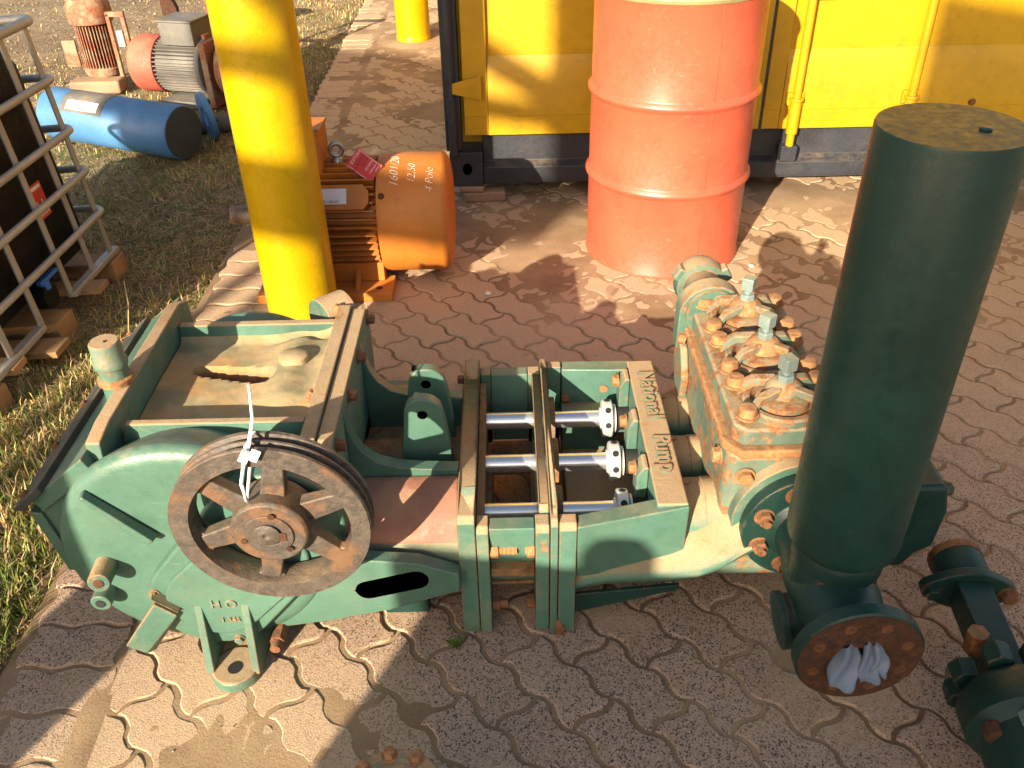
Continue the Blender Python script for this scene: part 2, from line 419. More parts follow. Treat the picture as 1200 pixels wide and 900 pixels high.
def pave():
    cells = []; cut = []
    for r in range(-60, 80):
        for c in range(-40, 60):
            u = (c + (.5 if r % 2 else 0)) * PL; v = (r-1) * PW
            uc, vc = u + PL/2, v + PW/2
            x = PO[0] + uc*ud[0] + vc*vd[0]; y = PO[1] + uc*ud[1] + vc*vd[1]
            if y < .35 or y > 8.6 or x > 3.5: continue
            if x + .13 < KX(y): continue
            if x - .118 < KX(y): cut.append((x, y)); continue
            if x > .15 and y > 4.1 : continue
            ok, dep = in_view(x, y)
            if ok: cells.append((dep, x, y))
    cells.sort()
    rest = []
    for x, y in cut:                                   # stones cut to fit along the kerb course
        ca, sa = math.cos(UA), math.sin(UA); kx = KX(y) + .004
        poly = [(x + (p[0]-PL/2)*ca - (p[1]-PW/2)*sa, y + (p[0]-PL/2)*sa + (p[1]-PW/2)*ca) for p in PP]
        out = []
        for i in range(len(poly)):
            a, b = poly[i], poly[(i+1) % len(poly)]
            if a[0] >= kx: out.append(a)
            if (a[0] >= kx) != (b[0] >= kx):
                f = (kx-a[0])/(b[0]-a[0]); out.append((kx, a[1]+f*(b[1]-a[1])))
        if len(out) < 10 or max(q[0] for q in out) - kx < .06 or max(q[1] for q in out) - min(q[1] for q in out) < .09 or not in_view(x, y)[0]: continue
        mx = sum(q[0] for q in out)/len(out); my = sum(q[1] for q in out)/len(out)
        shr = lambda f: [(mx+(q[0]-mx)*f, my+(q[1]-my)*f) for q in out]
        rg = [(shr(.95), -.035), (shr(.945), -.006), (shr(.93), -.0018), (shr(.89), 0)]
        o = bpy.data.objects.new('paver', ring_mesh('cut_paver', rg, 'paver', x, y)); COL.objects.link(o)
        o.parent = pavement; o.location = (x, y, random.gauss(0, .001)); ncut.append(o)
    for k, (dep, x, y) in enumerate(cells):
        tx, ty = random.gauss(0, .006), random.gauss(0, .006); dz = random.gauss(0, .0012)
        if k < 299 - len(ncut):
            o = bpy.data.objects.new('paver', PME); COL.objects.link(o); o.parent = pavement
            o.location = (x, y, dz); o.rotation_euler = (tx, ty, UA + random.gauss(0, .006))
        else: rest.append((x, y, dz, tx, ty))
    bv = np.array([v.co[:] for v in PME.vertices]); bf = [tuple(p.vertices) for p in PME.polygons]; VS = []; FS = []
    for x, y, dz, tx, ty in rest:
        M = Matrix.Translation((x, y, dz)) @ Matrix.Rotation(UA, 4, 'Z') @ Matrix.Rotation(tx, 4, 'X') @ Matrix.Rotation(ty, 4, 'Y')
        k = len(VS); A = np.array(M); w = bv @ A[:3, :3].T + A[:3, 3]
        VS.extend(map(tuple, w)); FS.extend(tuple(i+k for i in f) for f in bf)
    me = bpy.data.meshes.new('far_pavers'); me.from_pydata(VS, [], FS)
    for q in me.polygons: q.use_smooth = len(q.vertices) == 4
    me.materials.append(MAT['paver']); o = bpy.data.objects.new('far_pavers', me); COL.objects.link(o); o.parent = pavement; o['kind'] = 'stuff'
    return len(cells)
ncut = []
NPAV = pave()
def kerb():
    bed = G().box(-1.16, -.90, .3, 9.6, -.06, -.022).out('kerb', 'sand'); bed['kind'] = 'structure'
    L, Wd = .222, .1115; pts = []
    dl = lambda u: .0065*math.sin(2*PI*u/HP); ds = lambda v: -.008*math.sin(2*PI*v/Wd)
    n1, n2 = 14, 6
    for i in range(n1): u = L*i/n1; pts.append((u, dl(u)))
    for i in range(n2): v = Wd*i/n2; pts.append((L + ds(v), v))
    for i in range(n1): u = L*(1-i/n1); pts.append((u, Wd + dl(u)))
    for i in range(n2): v = Wd*(1-i/n2); pts.append((ds(v), v))
    rg = [(inset(pts, .002), -.06), (inset(pts, .003), -.006), (inset(pts, .0045), -.0018), (inset(pts, .0075), 0)]
    me = ring_mesh('kerb_paver', rg, 'kerb_paver', L/2, Wd/2)
    y = .72; k = 0
    while y < 9.4:
        o = bpy.data.objects.new('paver', me); COL.objects.link(o); o.parent = bed
        o.location = (KX(y) - .111 + random.gauss(0, .003), y, .001 + random.gauss(0, .002))
        o.rotation_euler = (random.gauss(0, .012), random.gauss(0, .010), random.gauss(.013, .006)); y += .1135; k += 1
    bed.location = (0, 0, 0)
kerb()

# grass, straw, pebbles: uncountable
def vcol_material(name, rough=.8, trans=.0):
    t = NT(name); a = t.n('ShaderNodeVertexColor'); a.layer_name = 'Col'
    t.l(a.outputs[0], t.b.inputs['Base Color']); t.b.inputs['Roughness'].default_value = rough
    t.b.inputs['Specular IOR Level'].default_value = .25
    return t.m
MAT['grass'] = vcol_material('dry_and_green_grass'); MAT['pebble'] = vcol_material('pebbles', .9)
def tz(x, y):
    f = min(1, max(0, (-1.12 - x) / .12))
    return -.06 + f * (.028 + .03*nz(x, y, .9) + .018*nz(x, y, 3.1, 4) + .008*nz(x, y, 11, 9))
def grass():
    V = []; F = []; C = []
    rng = np.random.RandomState(3)
    N = 150000; cnt = 0
    for k in range(N*3):
        if cnt > N: break
        y = .55 + 8.6 * rng.rand()**1.55; x = -1.13 - (3.9*rng.rand()**1.15)*(.30 + y*.10)
        # clumping and the bare earth further back
        g = nz(x, y, 1.3, 1) + .6*nz(x, y, 4.5, 7)
        bare = min(1, max(0, (y - 4.6)/2.2)) * (1.0 if x < -1.55 - .06*(y-4) else .15)
        if rng.rand() > min(1, max(.12, .75 + .7*g)) * (1 - .93*bare): continue
        if -2.6 < x < -1.62 and 2.25 < y < 3.1: continue
        near = max(0, 1 - (y-.6)/2.2)
        green = .46 + .9*nz(x, y, .8, 11) + .60*near + .25*nz(x, y, 3, 2)
        if x > -1.3: green += .12
        h = (.016 + .030*rng.rand() + .055*near*rng.rand()) * (1.0 + .6*max(0, g))
        if y > 3.4: h *= .8
        flat = rng.rand() < (.80 - .45*near)
        a = rng.rand()*2*PI; w = (.0010 + .0012*rng.rand()) * (1 + .10*y)
        lean = (1.5 + 1.5*rng.rand()) if flat else (.25 + .6*rng.rand())
        dx, dy = math.cos(a)*lean*h, math.sin(a)*lean*h
        px, py = -math.sin(a)*w, math.cos(a)*w
        z0 = tz(x, y) - .004; up = h*(.35 if flat else 1.0)
        b = len(V)
        V += [(x-px, y-py, z0), (x+px, y+py, z0), (x+dx*.45+px*.8, y+dy*.45+py*.8, z0+up*.72), (x+dx*.45-px*.8, y+dy*.45-py*.8, z0+up*.72), (x+dx, y+dy, z0+up)]
        F += [(b, b+1, b+2, b+3), (b+3, b+2, b+4)]
        r = rng.rand()
        if r < green*.72: c = (.085+.07*rng.rand(), .115+.07*rng.rand(), .022+.02*rng.rand())
        elif r < .86: c = (.36+.2*rng.rand(), .27+.15*rng.rand(), .12+.08*rng.rand())
        else: c = (.20, .13, .065)
        C += [c]*5; cnt += 1
    me = bpy.data.meshes.new('grass'); me.from_pydata(V, [], F)
    at = me.color_attributes.new('Col', 'FLOAT_COLOR', 'POINT')
    at.data.foreach_set('color', np.c_[np.array(C), np.ones(len(C))].astype(np.float32).ravel())
    me.materials.append(MAT['grass']); o = bpy.data.objects.new('grass', me); COL.objects.link(o)
    tag(o, 'short dry and green grass on the soil left of the paving', 'grass', kind='stuff')
grass()
def pebbles():
    rng = np.random.RandomState(5); V = []; F = []; C = []
    def add(x, y, z, r, c):
        b = len(V); s = r*(.7+.6*rng.rand(3)); a = rng.rand()*PI; ca, sa = math.cos(a), math.sin(a)
        for p in ((1,0,0),(-1,0,0),(0,1,0),(0,-1,0),(0,0,1),(0,0,-.6),(.6,.6,.6),(-.6,.6,.5),(-.6,-.6,.6),(.6,-.6,.5)):
            q = np.array(p)*s; V.append((x+q[0]*ca-q[1]*sa, y+q[0]*sa+q[1]*ca, z+q[2]*.7))
        for f in ((0,6,4),(6,2,4),(2,7,4),(7,1,4),(1,8,4),(8,3,4),(3,9,4),(9,0,4),(0,5,6),(6,5,2),(2,5,7),(7,5,1),(1,5,8),(8,5,3),(3,5,9),(9,5,0)): F.append(tuple(b+i for i in f))
        C.extend([c]*10)
    for k in range(5200):
        y = 2.0 + 8*rng.rand(); x = -1.2 - (.3+y*.62)*rng.rand()
        if y < 4.4 and rng.rand() > .25: continue
        v = .14+.16*rng.rand(); add(x, y, tz(x, y), .004+.012*rng.rand()**3, (v*1.2, v*.93, v*.66))
    for k in range(260):
        y = .8 + 3.0*rng.rand(); x = -.85 + 3.2*rng.rand(); v = .1+.35*rng.rand()**2
        add(x, y, .002, .0012+.0022*rng.rand()**2, (v, v*.85, v*.7))
    me = bpy.data.meshes.new('pebbles'); me.from_pydata(V, [], F)
    at = me.color_attributes.new('Col', 'FLOAT_COLOR', 'POINT')
    at.data.foreach_set('color', np.c_[np.array(C), np.ones(len(C))].astype(np.float32).ravel())
    for q in me.polygons: q.use_smooth = True
    me.materials.append(MAT['pebble']); o = bpy.data.objects.new('pebbles', me); COL.objects.link(o)
    tag(o, 'loose pebbles and crumbs scattered on soil and paving', 'pebbles', kind='stuff')
pebbles()

# ------------------------------------------------------------------ the triplex pump
YC = 1.60
pump = thing('piston_pump', 'large green three-cylinder piston pump lying across the paving', 'pump', (-.10, YC, 0))
def mir(y): return 2*YC - y
# --- crankcase
CX, CZ, CR = -.647, .300, .268
g = G()
prof = [(.02, 0), (CR-.030, 0), (CR-.014, .004), (CR-.005, .012), (CR-.001, .022), (CR-.002, .030), (CR-.020, .075), (CR-.055, .15)]
g.lathe(prof, (CX, 1.262, CZ), (0, 1, 0), 72); g.lathe([(a*.80, b) for a, b in prof], (CX, mir(1.262), CZ-.03), (0, -1, 0), 72)
body = [(-.915, .43), (-.905, .30), (-.85, .16), (-.74, .075), (-.55, .055), (-.36, .09), (-.36, .41), (-.43, .41), (-.78, .41), (-.80, .47)]
g.prism(body, 'y', 1.335, 1.865)
g.prism([(-.938, .405), (-.908, .24), (-.80, .20), (-.78, .40), (-.81, .50)], 'y', 1.292, 1.908)
crank = g.out('crankcase', 'green', pump, bevel=.008, seg=3)
# side cover flare towards the frame (near and far): lower rail with oval slot
def slot_plate(y0, y1):
    outer = [(-.60, .050), (-.40, .082), (-.27, .112), (-.165, .150), (-.118, .165), (-.118, .215), (-.20, .250), (-.30, .262), (-.42, .262), (-.52, .24), (-.60, .2)]
    cx0, cz0, cx1, cz1, r = -.312, .176, -.208, .203, .030
    th = math.degrees(math.atan2(cz1-cz0, cx1-cx0))
    hole = arc(cx0, cz0, r, th+270, th+90, 10) + arc(cx1, cz1, r, th+90, th-90, 10)
    k = min(range(len(hole)), key=lambda i: hole[i][0] + hole[i][1]*0)
    hole = hole[k:] + hole[:k] + [hole[k]]
    j = 10
    poly = outer + [outer[0]]
    br = outer[10]
    poly = outer[:11] + hole + [br] 
    q = G(); q.prism(poly, 'y', y0, y1); return q
rail = slot_plate(1.272, 1.305).out('side_rail', 'green', pump, bevel=.004)
slot_plate(mir(1.305), mir(1.272)).out('side_rail', 'green', pump, bevel=.004)
for F in (lambda y: y, mir):
    g = G(); g.prism([(F(1.305), .155), (F(1.32), .245), (F(1.335), .265), (F(1.36), .262), (F(1.36), .14)], 'x', -.36, -.118)
    g.out('rail_shoulder', 'green_dusty', pump, bevel=.004)
# dark inside of the slot
# pinion housing boss on the near face (oblong) with cast marks
def oblong(cx0, cz0, r0, cx1, cz1, r1, n=20):
    a = math.atan2(cz1-cz0, cx1-cx0); L = math.hypot(cx1-cx0, cz1-cz0); b = math.acos((r0-r1)/L)
    p = arc(cx0, cz0, r0, math.degrees(a+b), math.degrees(a-b)+360, n) + arc(cx1, cz1, r1, math.degrees(a-b), math.degrees(a+b), n)
    return p
g = G(); g.prism(oblong(-.625, .195, .128, -.455, .40, .13), 'y', 1.232, 1.30)
boss = g.out('bearing_housing', 'green', pump, bevel=.008, seg=3)
g = G(); g.prism(oblong(-.615, .205, .098, -.50, .32, .095), 'y', 1.222, 1.24)
g.out('housing_cover', 'green', boss, bevel=.006, seg=3)
for bx, bz in ((-.735, .225), (-.59, .082)): bolt('housing_bolt', 'green_dusty', boss, (bx, 1.231, bz), (0, -1, 0), .009, .008)
for txt, sz, x, z in (('H O', .030, -.625, .190), ('1 345', .018, -.612, .147)):
    text_mesh(txt, sz, .0016, 'green_dusty', 'cast_lettering', boss, lambda a, b, c, x=x, z=z: (x+a, 1.2205-c, z+b), bold=.0005)
# raised rib on the near face
g = G(); g.hexa([(-.815, 1.262, .482), (-.70, 1.262, .362), (-.715, 1.262, .352), (-.825, 1.262, .475), (-.812, 1.240, .480), (-.702, 1.232, .368), (-.715, 1.232, .358), (-.82, 1.240, .474)])
g.out('stiffening_rib', 'green', crank, bevel=.004)
# --- sloped rear face with black cover plate and breather
g = G(); g.hexa([(-.925, 1.285, .405), (-.80, 1.285, .50), (-.80, 1.915, .50), (-.925, 1.915, .405), (-.942, 1.285, .435), (-.815, 1.285, .535), (-.815, 1.915, .535), (-.942, 1.915, .435)])
g.hexa([(-.93, 1.285, .40), (-.90, 1.285, .24), (-.90, 1.915, .24), (-.93, 1.915, .40), (-.955, 1.285, .405), (-.925, 1.285, .24), (-.925, 1.915, .24), (-.955, 1.915, .405)])
rearf = g.out('rear_flange', 'green', pump, bevel=.003)
g = G(); g.hexa([(-.96, 1.275, .415), (-.905, 1.275, .462), (-.905, 1.925, .462), (-.96, 1.925, .415), (-.975, 1.275, .422), (-.912, 1.275, .476), (-.912, 1.925, .476), (-.975, 1.925, .422)])
cov = g.out('rear_cover', 'gasket', pump, bevel=.002)
for yy in (1.30, 1.45, 1.60, 1.75, 1.90): bolt('cover_bolt', 'rust', cov, (-.955, yy, .436), (-.65, 0, .76), .009, .008)
g = G(); b0 = Vector((-.822, 1.515, .50))
g.lathe([(.030, 0), (.030, .055), (.026, .06)], b0, (0, 0, 1), 28); bre = g.out('breather_stem', 'green', pump, bevel=.002)
G().lathe([(.036, .058), (.036, .068), (.030, .072)], b0, (0, 0, 1), 28).out('breather_gasket', 'rust_orange', bre)
G().lathe([(.030, .070), (.030, .095), (.034, .098), (.0345, .108), (.031, .112), (.031, .150), (.028, .154), (0, .155)], b0, (0, 0, 1), 28).out('breather_cap', 'green_worn', bre, sharp=50)
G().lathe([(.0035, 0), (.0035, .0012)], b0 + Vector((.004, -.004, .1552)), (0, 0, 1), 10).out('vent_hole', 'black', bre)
# --- top pan between two upright flanges
px0, px1, py0, py1 = -.785, -.418, 1.415, 1.80
def pan_floor():
    n, m = 70, 64; vs = []; fs = []
    for j in range(m+1):
        for i in range(n+1):
            x = px0 + (px1-px0)*i/n; y = py0 + (py1-py0)*j/m; u = i/n; v = j/m
            z = .476 + .012*math.sin(v*PI)*.4
            z += .024*max(0, 1 - v/.07)**2 + .024*max(0, 1-(1-v)/.09)**2 + .02*max(0, (u-.84)/.16)**2
            # cored hump along the right with the slot sunk beside it
            z += .022*math.exp(-((u-.80)/.13)**2)*min(1, max(0, (v-.12)/.2)) * (1 if v < .92 else .4)
            su = (u-.43)/.26; sv = (v-.600 + .045*su)/(.060+.018*su)
            d = math.sqrt(max(0, abs(su)-.6)**2*7 + sv*sv) if abs(su) > .6 else abs(sv)
            z -= .052*max(0, min(1, (1.12-d)/.16))
            z += .0012*nz(x, y, 40)
            vs.append((x, y, z))
    for j in range(m):
        for i in range(n): a = j*(n+1)+i; fs.append((a, a+1, a+n+2, a+n+1))
    q = G(); q.add(vs, fs); return q
def pan_material():
    t = NT('dusty_pan'); co = t.co(); f = t.noise(co, 55, 7, .65); gg = t.noise(co, 9, 5, .6)
    c = t.mix(t.ramp(gg, .35, .62), (.19, .175, .095), (.38, .275, .15))
    c = t.mix(t.ramp(f, .52, .72, 0, .6), c, (.28, .20, .105))
    sp = t.n('ShaderNodeSeparateXYZ'); t.l(co, sp.inputs[0])
    rm = t.ramp(t.math('ADD', sp.outputs[2], t.math('MULTIPLY', gg, .02)), .484, .456)     # rusty silt settled in the slot
    c = t.mix(t.ramp(t.noise(co, 6.5, 5, .65, .4), .48, .68, 0, .75), c, (.40, .20, .07))
    c = t.mix(t.math('MULTIPLY', rm, .9), c, (.20, .080, .026))
    t.l(c, t.b.inputs['Base Color']); t.b.inputs['Roughness'].default_value = .9
    t.l(t.bump(f, .3, .005), t.b.inputs['Normal']); return t.m
MAT['pan'] = pan_material()
pan = pan_floor().out('top_pan', 'pan', pump, sharp=60)
g = G()
g.hexa([(-.80, 1.392, .43), (-.415, 1.392, .43), (-.415, 1.420, .46), (-.80, 1.420, .46), (-.775, 1.400, .528), (-.415, 1.400, .528), (-.415, 1.418, .528), (-.775, 1.418, .528)])
g.out('pan_edge', 'green_worn', pan, bevel=.004, seg=3)
g = G(); g.hexa([(-.80, 1.79, .43), (-.415, 1.79, .43), (-.415, 1.82, .43), (-.80, 1.82, .43), (-.785, 1.793, .520), (-.415, 1.793, .520), (-.415, 1.814, .520), (-.785, 1.814, .520)])
g.out('pan_edge', 'green_worn', pan, bevel=.004, seg=3)
g = G(); g.lathe([(.034, 0), (.033, .012), (.028, .016), (0, .017)], (-.492, 1.672, .497), (0, .05, 1), 28)
g.out('cover_boss', 'pan', pan)
g = G(); g.prism([(1.30, .44), (1.36, .405), (mir(1.36), .405), (mir(1.30), .44), (mir(1.31), .535), (mir(1.36), .555), (1.38, .555), (1.32, .545)], 'x', -.818, -.788)
lf = g.out('left_flange', 'green_dusty', pump, bevel=.004)
g = G(); g.prism([(1.32, .36), (mir(1.32), .36), (mir(1.305), .505), (mir(1.34), .53), (1.34, .53), (1.305, .505)], 'x', -.415, -.384)
rf = g.out('right_flange', 'green_worn', pump, bevel=.003)
g = G(); g.prism([(1.325, .30), (mir(1.325), .30), (mir(1.31), .50), (mir(1.345), .522), (1.345, .522), (1.31, .50)], 'x', -.383, -.350)
g.out('flange_cover', 'green_dusty', rf, bevel=.003)
for yy in (1.36, 1.53, 1.68, 1.85): bolt('flange_bolt', 'rust', rf, (-.349, yy, .495), (1, 0, 0), .012, .016)
for yy in (1.50, 1.86): bolt('flange_bolt', 'rust_orange', rf, (-.416, yy, .515), (-.75, 0, .65), .012, .013)
g = G(); g.cyl((-.47, 1.88, .47), (-.41, 1.93, .47), .060, n=28); g.out('far_boss', 'green_worn', rf, bevel=.003)
# --- feet and bosses on the near side
g = G()
g.prism([(-.655, .024), (-.55, .024), (-.548, .002), (-.655, .002)], 'y', 1.20, 1.30)
g.lathe([(.052, 0), (.052, .022), (.048, .026)], (-.602, 1.205, .002), (0, 0, 1), 28)
for x in (-.652, -.556): g.hexa([(x-.009, 1.185, .02), (x+.009, 1.185, .02), (x+.009, 1.31, .02), (x-.009, 1.31, .02), (x-.008, 1.222, .195), (x+.008, 1.222, .195), (x+.008, 1.30, .205), (x-.008, 1.30, .205)])
ft = g.out('mounting_foot', 'green_worn', pump, bevel=.004)
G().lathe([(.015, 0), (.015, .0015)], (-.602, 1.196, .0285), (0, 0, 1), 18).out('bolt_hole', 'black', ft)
g = G(); g.cyl((-.832, 1.30, .275), (-.822, 1.205, .285), .024, .022); b = g.out('side_boss', 'green_worn', pump, bevel=.003)
G().cyl((-.822, 1.206, .285), (-.8216, 1.203, .2855), .010, n=16).out('bolt_hole', 'rust_dark', b)
g = G(); g.cyl((-.848, 1.30, .205), (-.848, 1.225, .205), .022, .021); b = g.out('side_boss', 'green', pump, bevel=.003)
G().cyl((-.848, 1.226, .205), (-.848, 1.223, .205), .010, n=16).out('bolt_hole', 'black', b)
g = G(); g.hexa([(-.745, 1.27, .215), (-.690, 1.27, .165), (-.690, 1.30, .165), (-.745, 1.30, .215), (-.735, 1.205, .235), (-.685, 1.205, .19), (-.69, 1.30, .20), (-.745, 1.30, .24)])
g.hexa([(-.815, 1.23, .075), (-.775, 1.23, .050), (-.69, 1.29, .16), (-.735, 1.29, .20), (-.812, 1.192, .112), (-.772, 1.192, .086), (-.690, 1.205, .185), (-.730, 1.205, .222)])
g.out('angled_foot', 'green_worn', pump, bevel=.004)
g = G(); g.cyl((-.515, 1.30, .062), (-.515, 1.235, .062), .017, n=6); g.cyl((-.515, 1.24, .062), (-.515, 1.215, .062), .011, n=14)
g.out('drain_plug', 'rust', pump)
G().box(-.72, -.60, 1.80, 1.90, .0, .09).out('skid_foot', 'green_dark', pump, bevel=.004); G().box(-.30, -.20, 1.36, 1.84, .0, .10).out('skid_foot', 'green_dark', pump, bevel=.004)

# --- driven pulley
PCx, PCz, PY = -.4415, .468, 1.158
g = G(); R0 = .1815
g.ring([(R0-.036, .000), (R0-.002, .000), (R0, .003), (R0, .010), (R0-.016, .016), (R0-.016, .021), (R0-.001, .0265), (R0-.001, .031), (R0-.016, .037), (R0-.016, .042), (R0-.001, .048), (R0, .055), (R0-.003, .058), (R0-.034, .058), (R0-.040, .042), (R0-.040, .016)], (PCx, PY, PCz), (0, 1, 0), 96)
pul = g.out('pulley', 'iron', pump, sharp=28)
for k in range(6):
    a = math.radians(80 + 60*k); M = Matrix.Translation((PCx, PY, PCz)) @ Matrix.Rotation(-a, 4, 'Y')
    q = G(); w0, w1 = .024, .0165
    vs = [(.055, .014, -w0), (.160, .016, -w1), (.160, .040, -w1), (.055, .044, -w0), (.055, .014, w0), (.160, .016, w1), (.160, .040, w1), (.055, .044, w0)]
    q.add([M @ Vector(v) for v in vs], [(3,2,1,0),(4,5,6,7),(0,1,5,4),(1,2,6,5),(2,3,7,6),(3,0,4,7)])
    for sgn in (-1, 1):       # webs flaring into the rim
        vs = [(.128, .018, sgn*.014), (.158, .018, sgn*.014), (.155, .018, sgn*.042), (.128, .038, sgn*.014), (.158, .038, sgn*.014), (.155, .038, sgn*.042)]
        q.add([M @ Vector(v) for v in vs], [(0,1,2),(5,4,3),(0,3,4,1),(1,4,5,2),(2,5,3,0)])
    q.out('spoke', 'iron', pul, bevel=.004)
g = G(); g.ring([(.030, -.014), (.066, -.014), (.071, -.008), (.071, .060), (.030, .060)], (PCx, PY, PCz), (0, 1, 0), 56)
hub = g.out('hub', 'iron', pul, bevel=.003, sharp=28)
g = G(); g.ring([(.0255, -.017), (.045, -.018), (.046, -.010), (.0255, -.010)], (PCx, PY, PCz), (0, 1, 0), 40)
g.out('taper_bush', 'iron', pul, bevel=.0015)
g = G(); g.lathe([(.0245, 0), (.0245, .078), (.021, .080), (.006, .081), (.004, .078)], (PCx-.003, PY+.06, PCz), (0, -1, 0), 30)
g.cyl((PCx, PY+.05, PCz), (PCx, 1.30, PCz), .030)
g.out('shaft', 'iron', pul, bevel=.001)
for a in (75, 195, 315):
    G().lathe([(.0065, 0), (.0065, .0012)], (PCx+.047*math.cos(math.radians(a)), PY-.0182, PCz+.047*math.sin(math.radians(a))), (0, -1, 0), 12).out('set_screw_hole', 'rust_dark', pul)
g = G(); g.box(PCx+.014, PCx+.032, PY-.0192, PY-.0175, PCz-.013, PCz+.006)
g.out('keyway', 'rust_dark', pul)
# --- power frame: crosshead guides, trough, clevis lugs
def sidewall(y0, y1, mat):
    top = [(-.35, .50), (-.345, .47), (-.335, .43), (-.318, .398), (-.29, .372), (-.25, .358), (-.20, .352), (-.12, .348)]
    q = G(); q.prism([(-.35, .14)] + top + [(-.12, .14)], 'y', y0, y1); return q.out('frame_wall', mat, pump, bevel=.003)
sidewall(1.452, 1.482, 'green'); sidewall(mir(1.482), mir(1.452), 'green')
def guide(sgn):
    pr = [(1.452, .335), (1.43, .338), (1.39, .325), (1.355, .300), (1.33, .265), (1.318, .225), (1.318, .18), (1.452, .18)]
    if sgn < 0: pr = [(mir(a), b) for a, b in pr]
    q = G(); q.prism(pr, 'x', -.355, -.118); q.out('crosshead_guide', 'pink' if sgn > 0 else 'green_worn', pump, bevel=.006, seg=3)
guide(1); guide(-1)
g = G(); g.box(-.352, -.118, 1.482, mir(1.482), .16, .268)
g.lathe([(.085, 0), (.085, .234)], (-.352, YC, .215), (1, 0, 0), 40)
g.out('crosshead_trough', 'trough', pump, bevel=.004)
def clevis(y0, y1):
    outl = [(-.246, .26), (-.249, .34), (-.241, .40), (-.238, .43)] + arc(-.194, .438, .043, 170, 25, 12) + [(-.148, .42), (-.140, .36), (-.136, .30), (-.137, .26)]
    hole = arc(-.196, .440, .0155, 90, 450, 18)
    poly = outl[:10] + [(-.196, .4555)] + hole[1:] + [outl[9]] + outl[10:]
    q = G(); q.prism(poly, 'y', y0, y1); q.out('clevis_lug', 'green', pump, bevel=.004)
clevis(1.528, 1.556); clevis(mir(1.556), mir(1.528))
# --- flange plates
def yz_plate(name, x0, x1, zt, zb, y0, mat, win=None, notch=None):
    """upright plate across the pump with a rectangular window"""
    q = G()
    a0, a1 = y0, mir(y0)
    poly = [(a0, zb), (a0, zt-.012), (a0+.012, zt), (a1-.012, zt), (a1, zt-.012), (a1, zb)]
    w0, w1, wz0, wz1 = win
    # four bars round the window
    q.prism([(a0, zb), (a0, zt-.012), (a0+.012, zt), (w0, zt), (w0, zb)], 'x', x0, x1)
    q.prism([(w1, zb), (w1, zt), (a1-.012, zt), (a1, zt-.012), (a1, zb)], 'x', x0, x1)
    q.box(x0, x1, w0, w1, zb, wz0)
    if wz1 < zt: q.box(x0, x1, w0, w1, wz1, zt)
    return q.out(name, mat, pump, bevel=.003)
yz_plate('frame_flange', -.119, -.082, .345, .006, 1.298, 'green_worn', (1.40, 1.80, .10, .310))
yz_plate('cradle_plate', -.0805, -.055, .318, .000, 1.296, 'green_worn', (1.342, mir(1.342), .10, .318))
yz_plate('cradle_plate', .041, .0705, .318, .010, 1.296, 'green_worn', (1.342, mir(1.342), .10, .318))
yz_plate('spacer_plate', .072, .088, .338, -.004, 1.292, 'green_worn', (1.345, mir(1.345), .10, .312))
yz_plate('inner_plate', .050, .0705, .330, .10, 1.345, 'green_dusty', (1.36, mir(1.36), .12, .300))
yz_plate('box_flange', .0895, .126, .328, .010, 1.290, 'green_worn', (1.330, mir(1.330), .10, .328))
# wiper seals / inner wall seen behind the cradle plate
g = G(); g.box(-.0815, -.066, 1.345, mir(1.345), .13, .296); g.out('seal_plate', 'trough', pump, bevel=.002)
g = G(); g.box(.089, .100, 1.40, mir(1.40), .12, .20); g.out('seal_plate', 'trough', pump, bevel=.002)
for yy in (1.432, YC, mir(1.432)):
    q = G(); q.ring([(.021, 0), (.058, 0), (.058, .016), (.021, .016)], (.0885, yy, .238), (1, 0, 0), 36); q.out('stuffing_seal', 'trough', pump, bevel=.002)
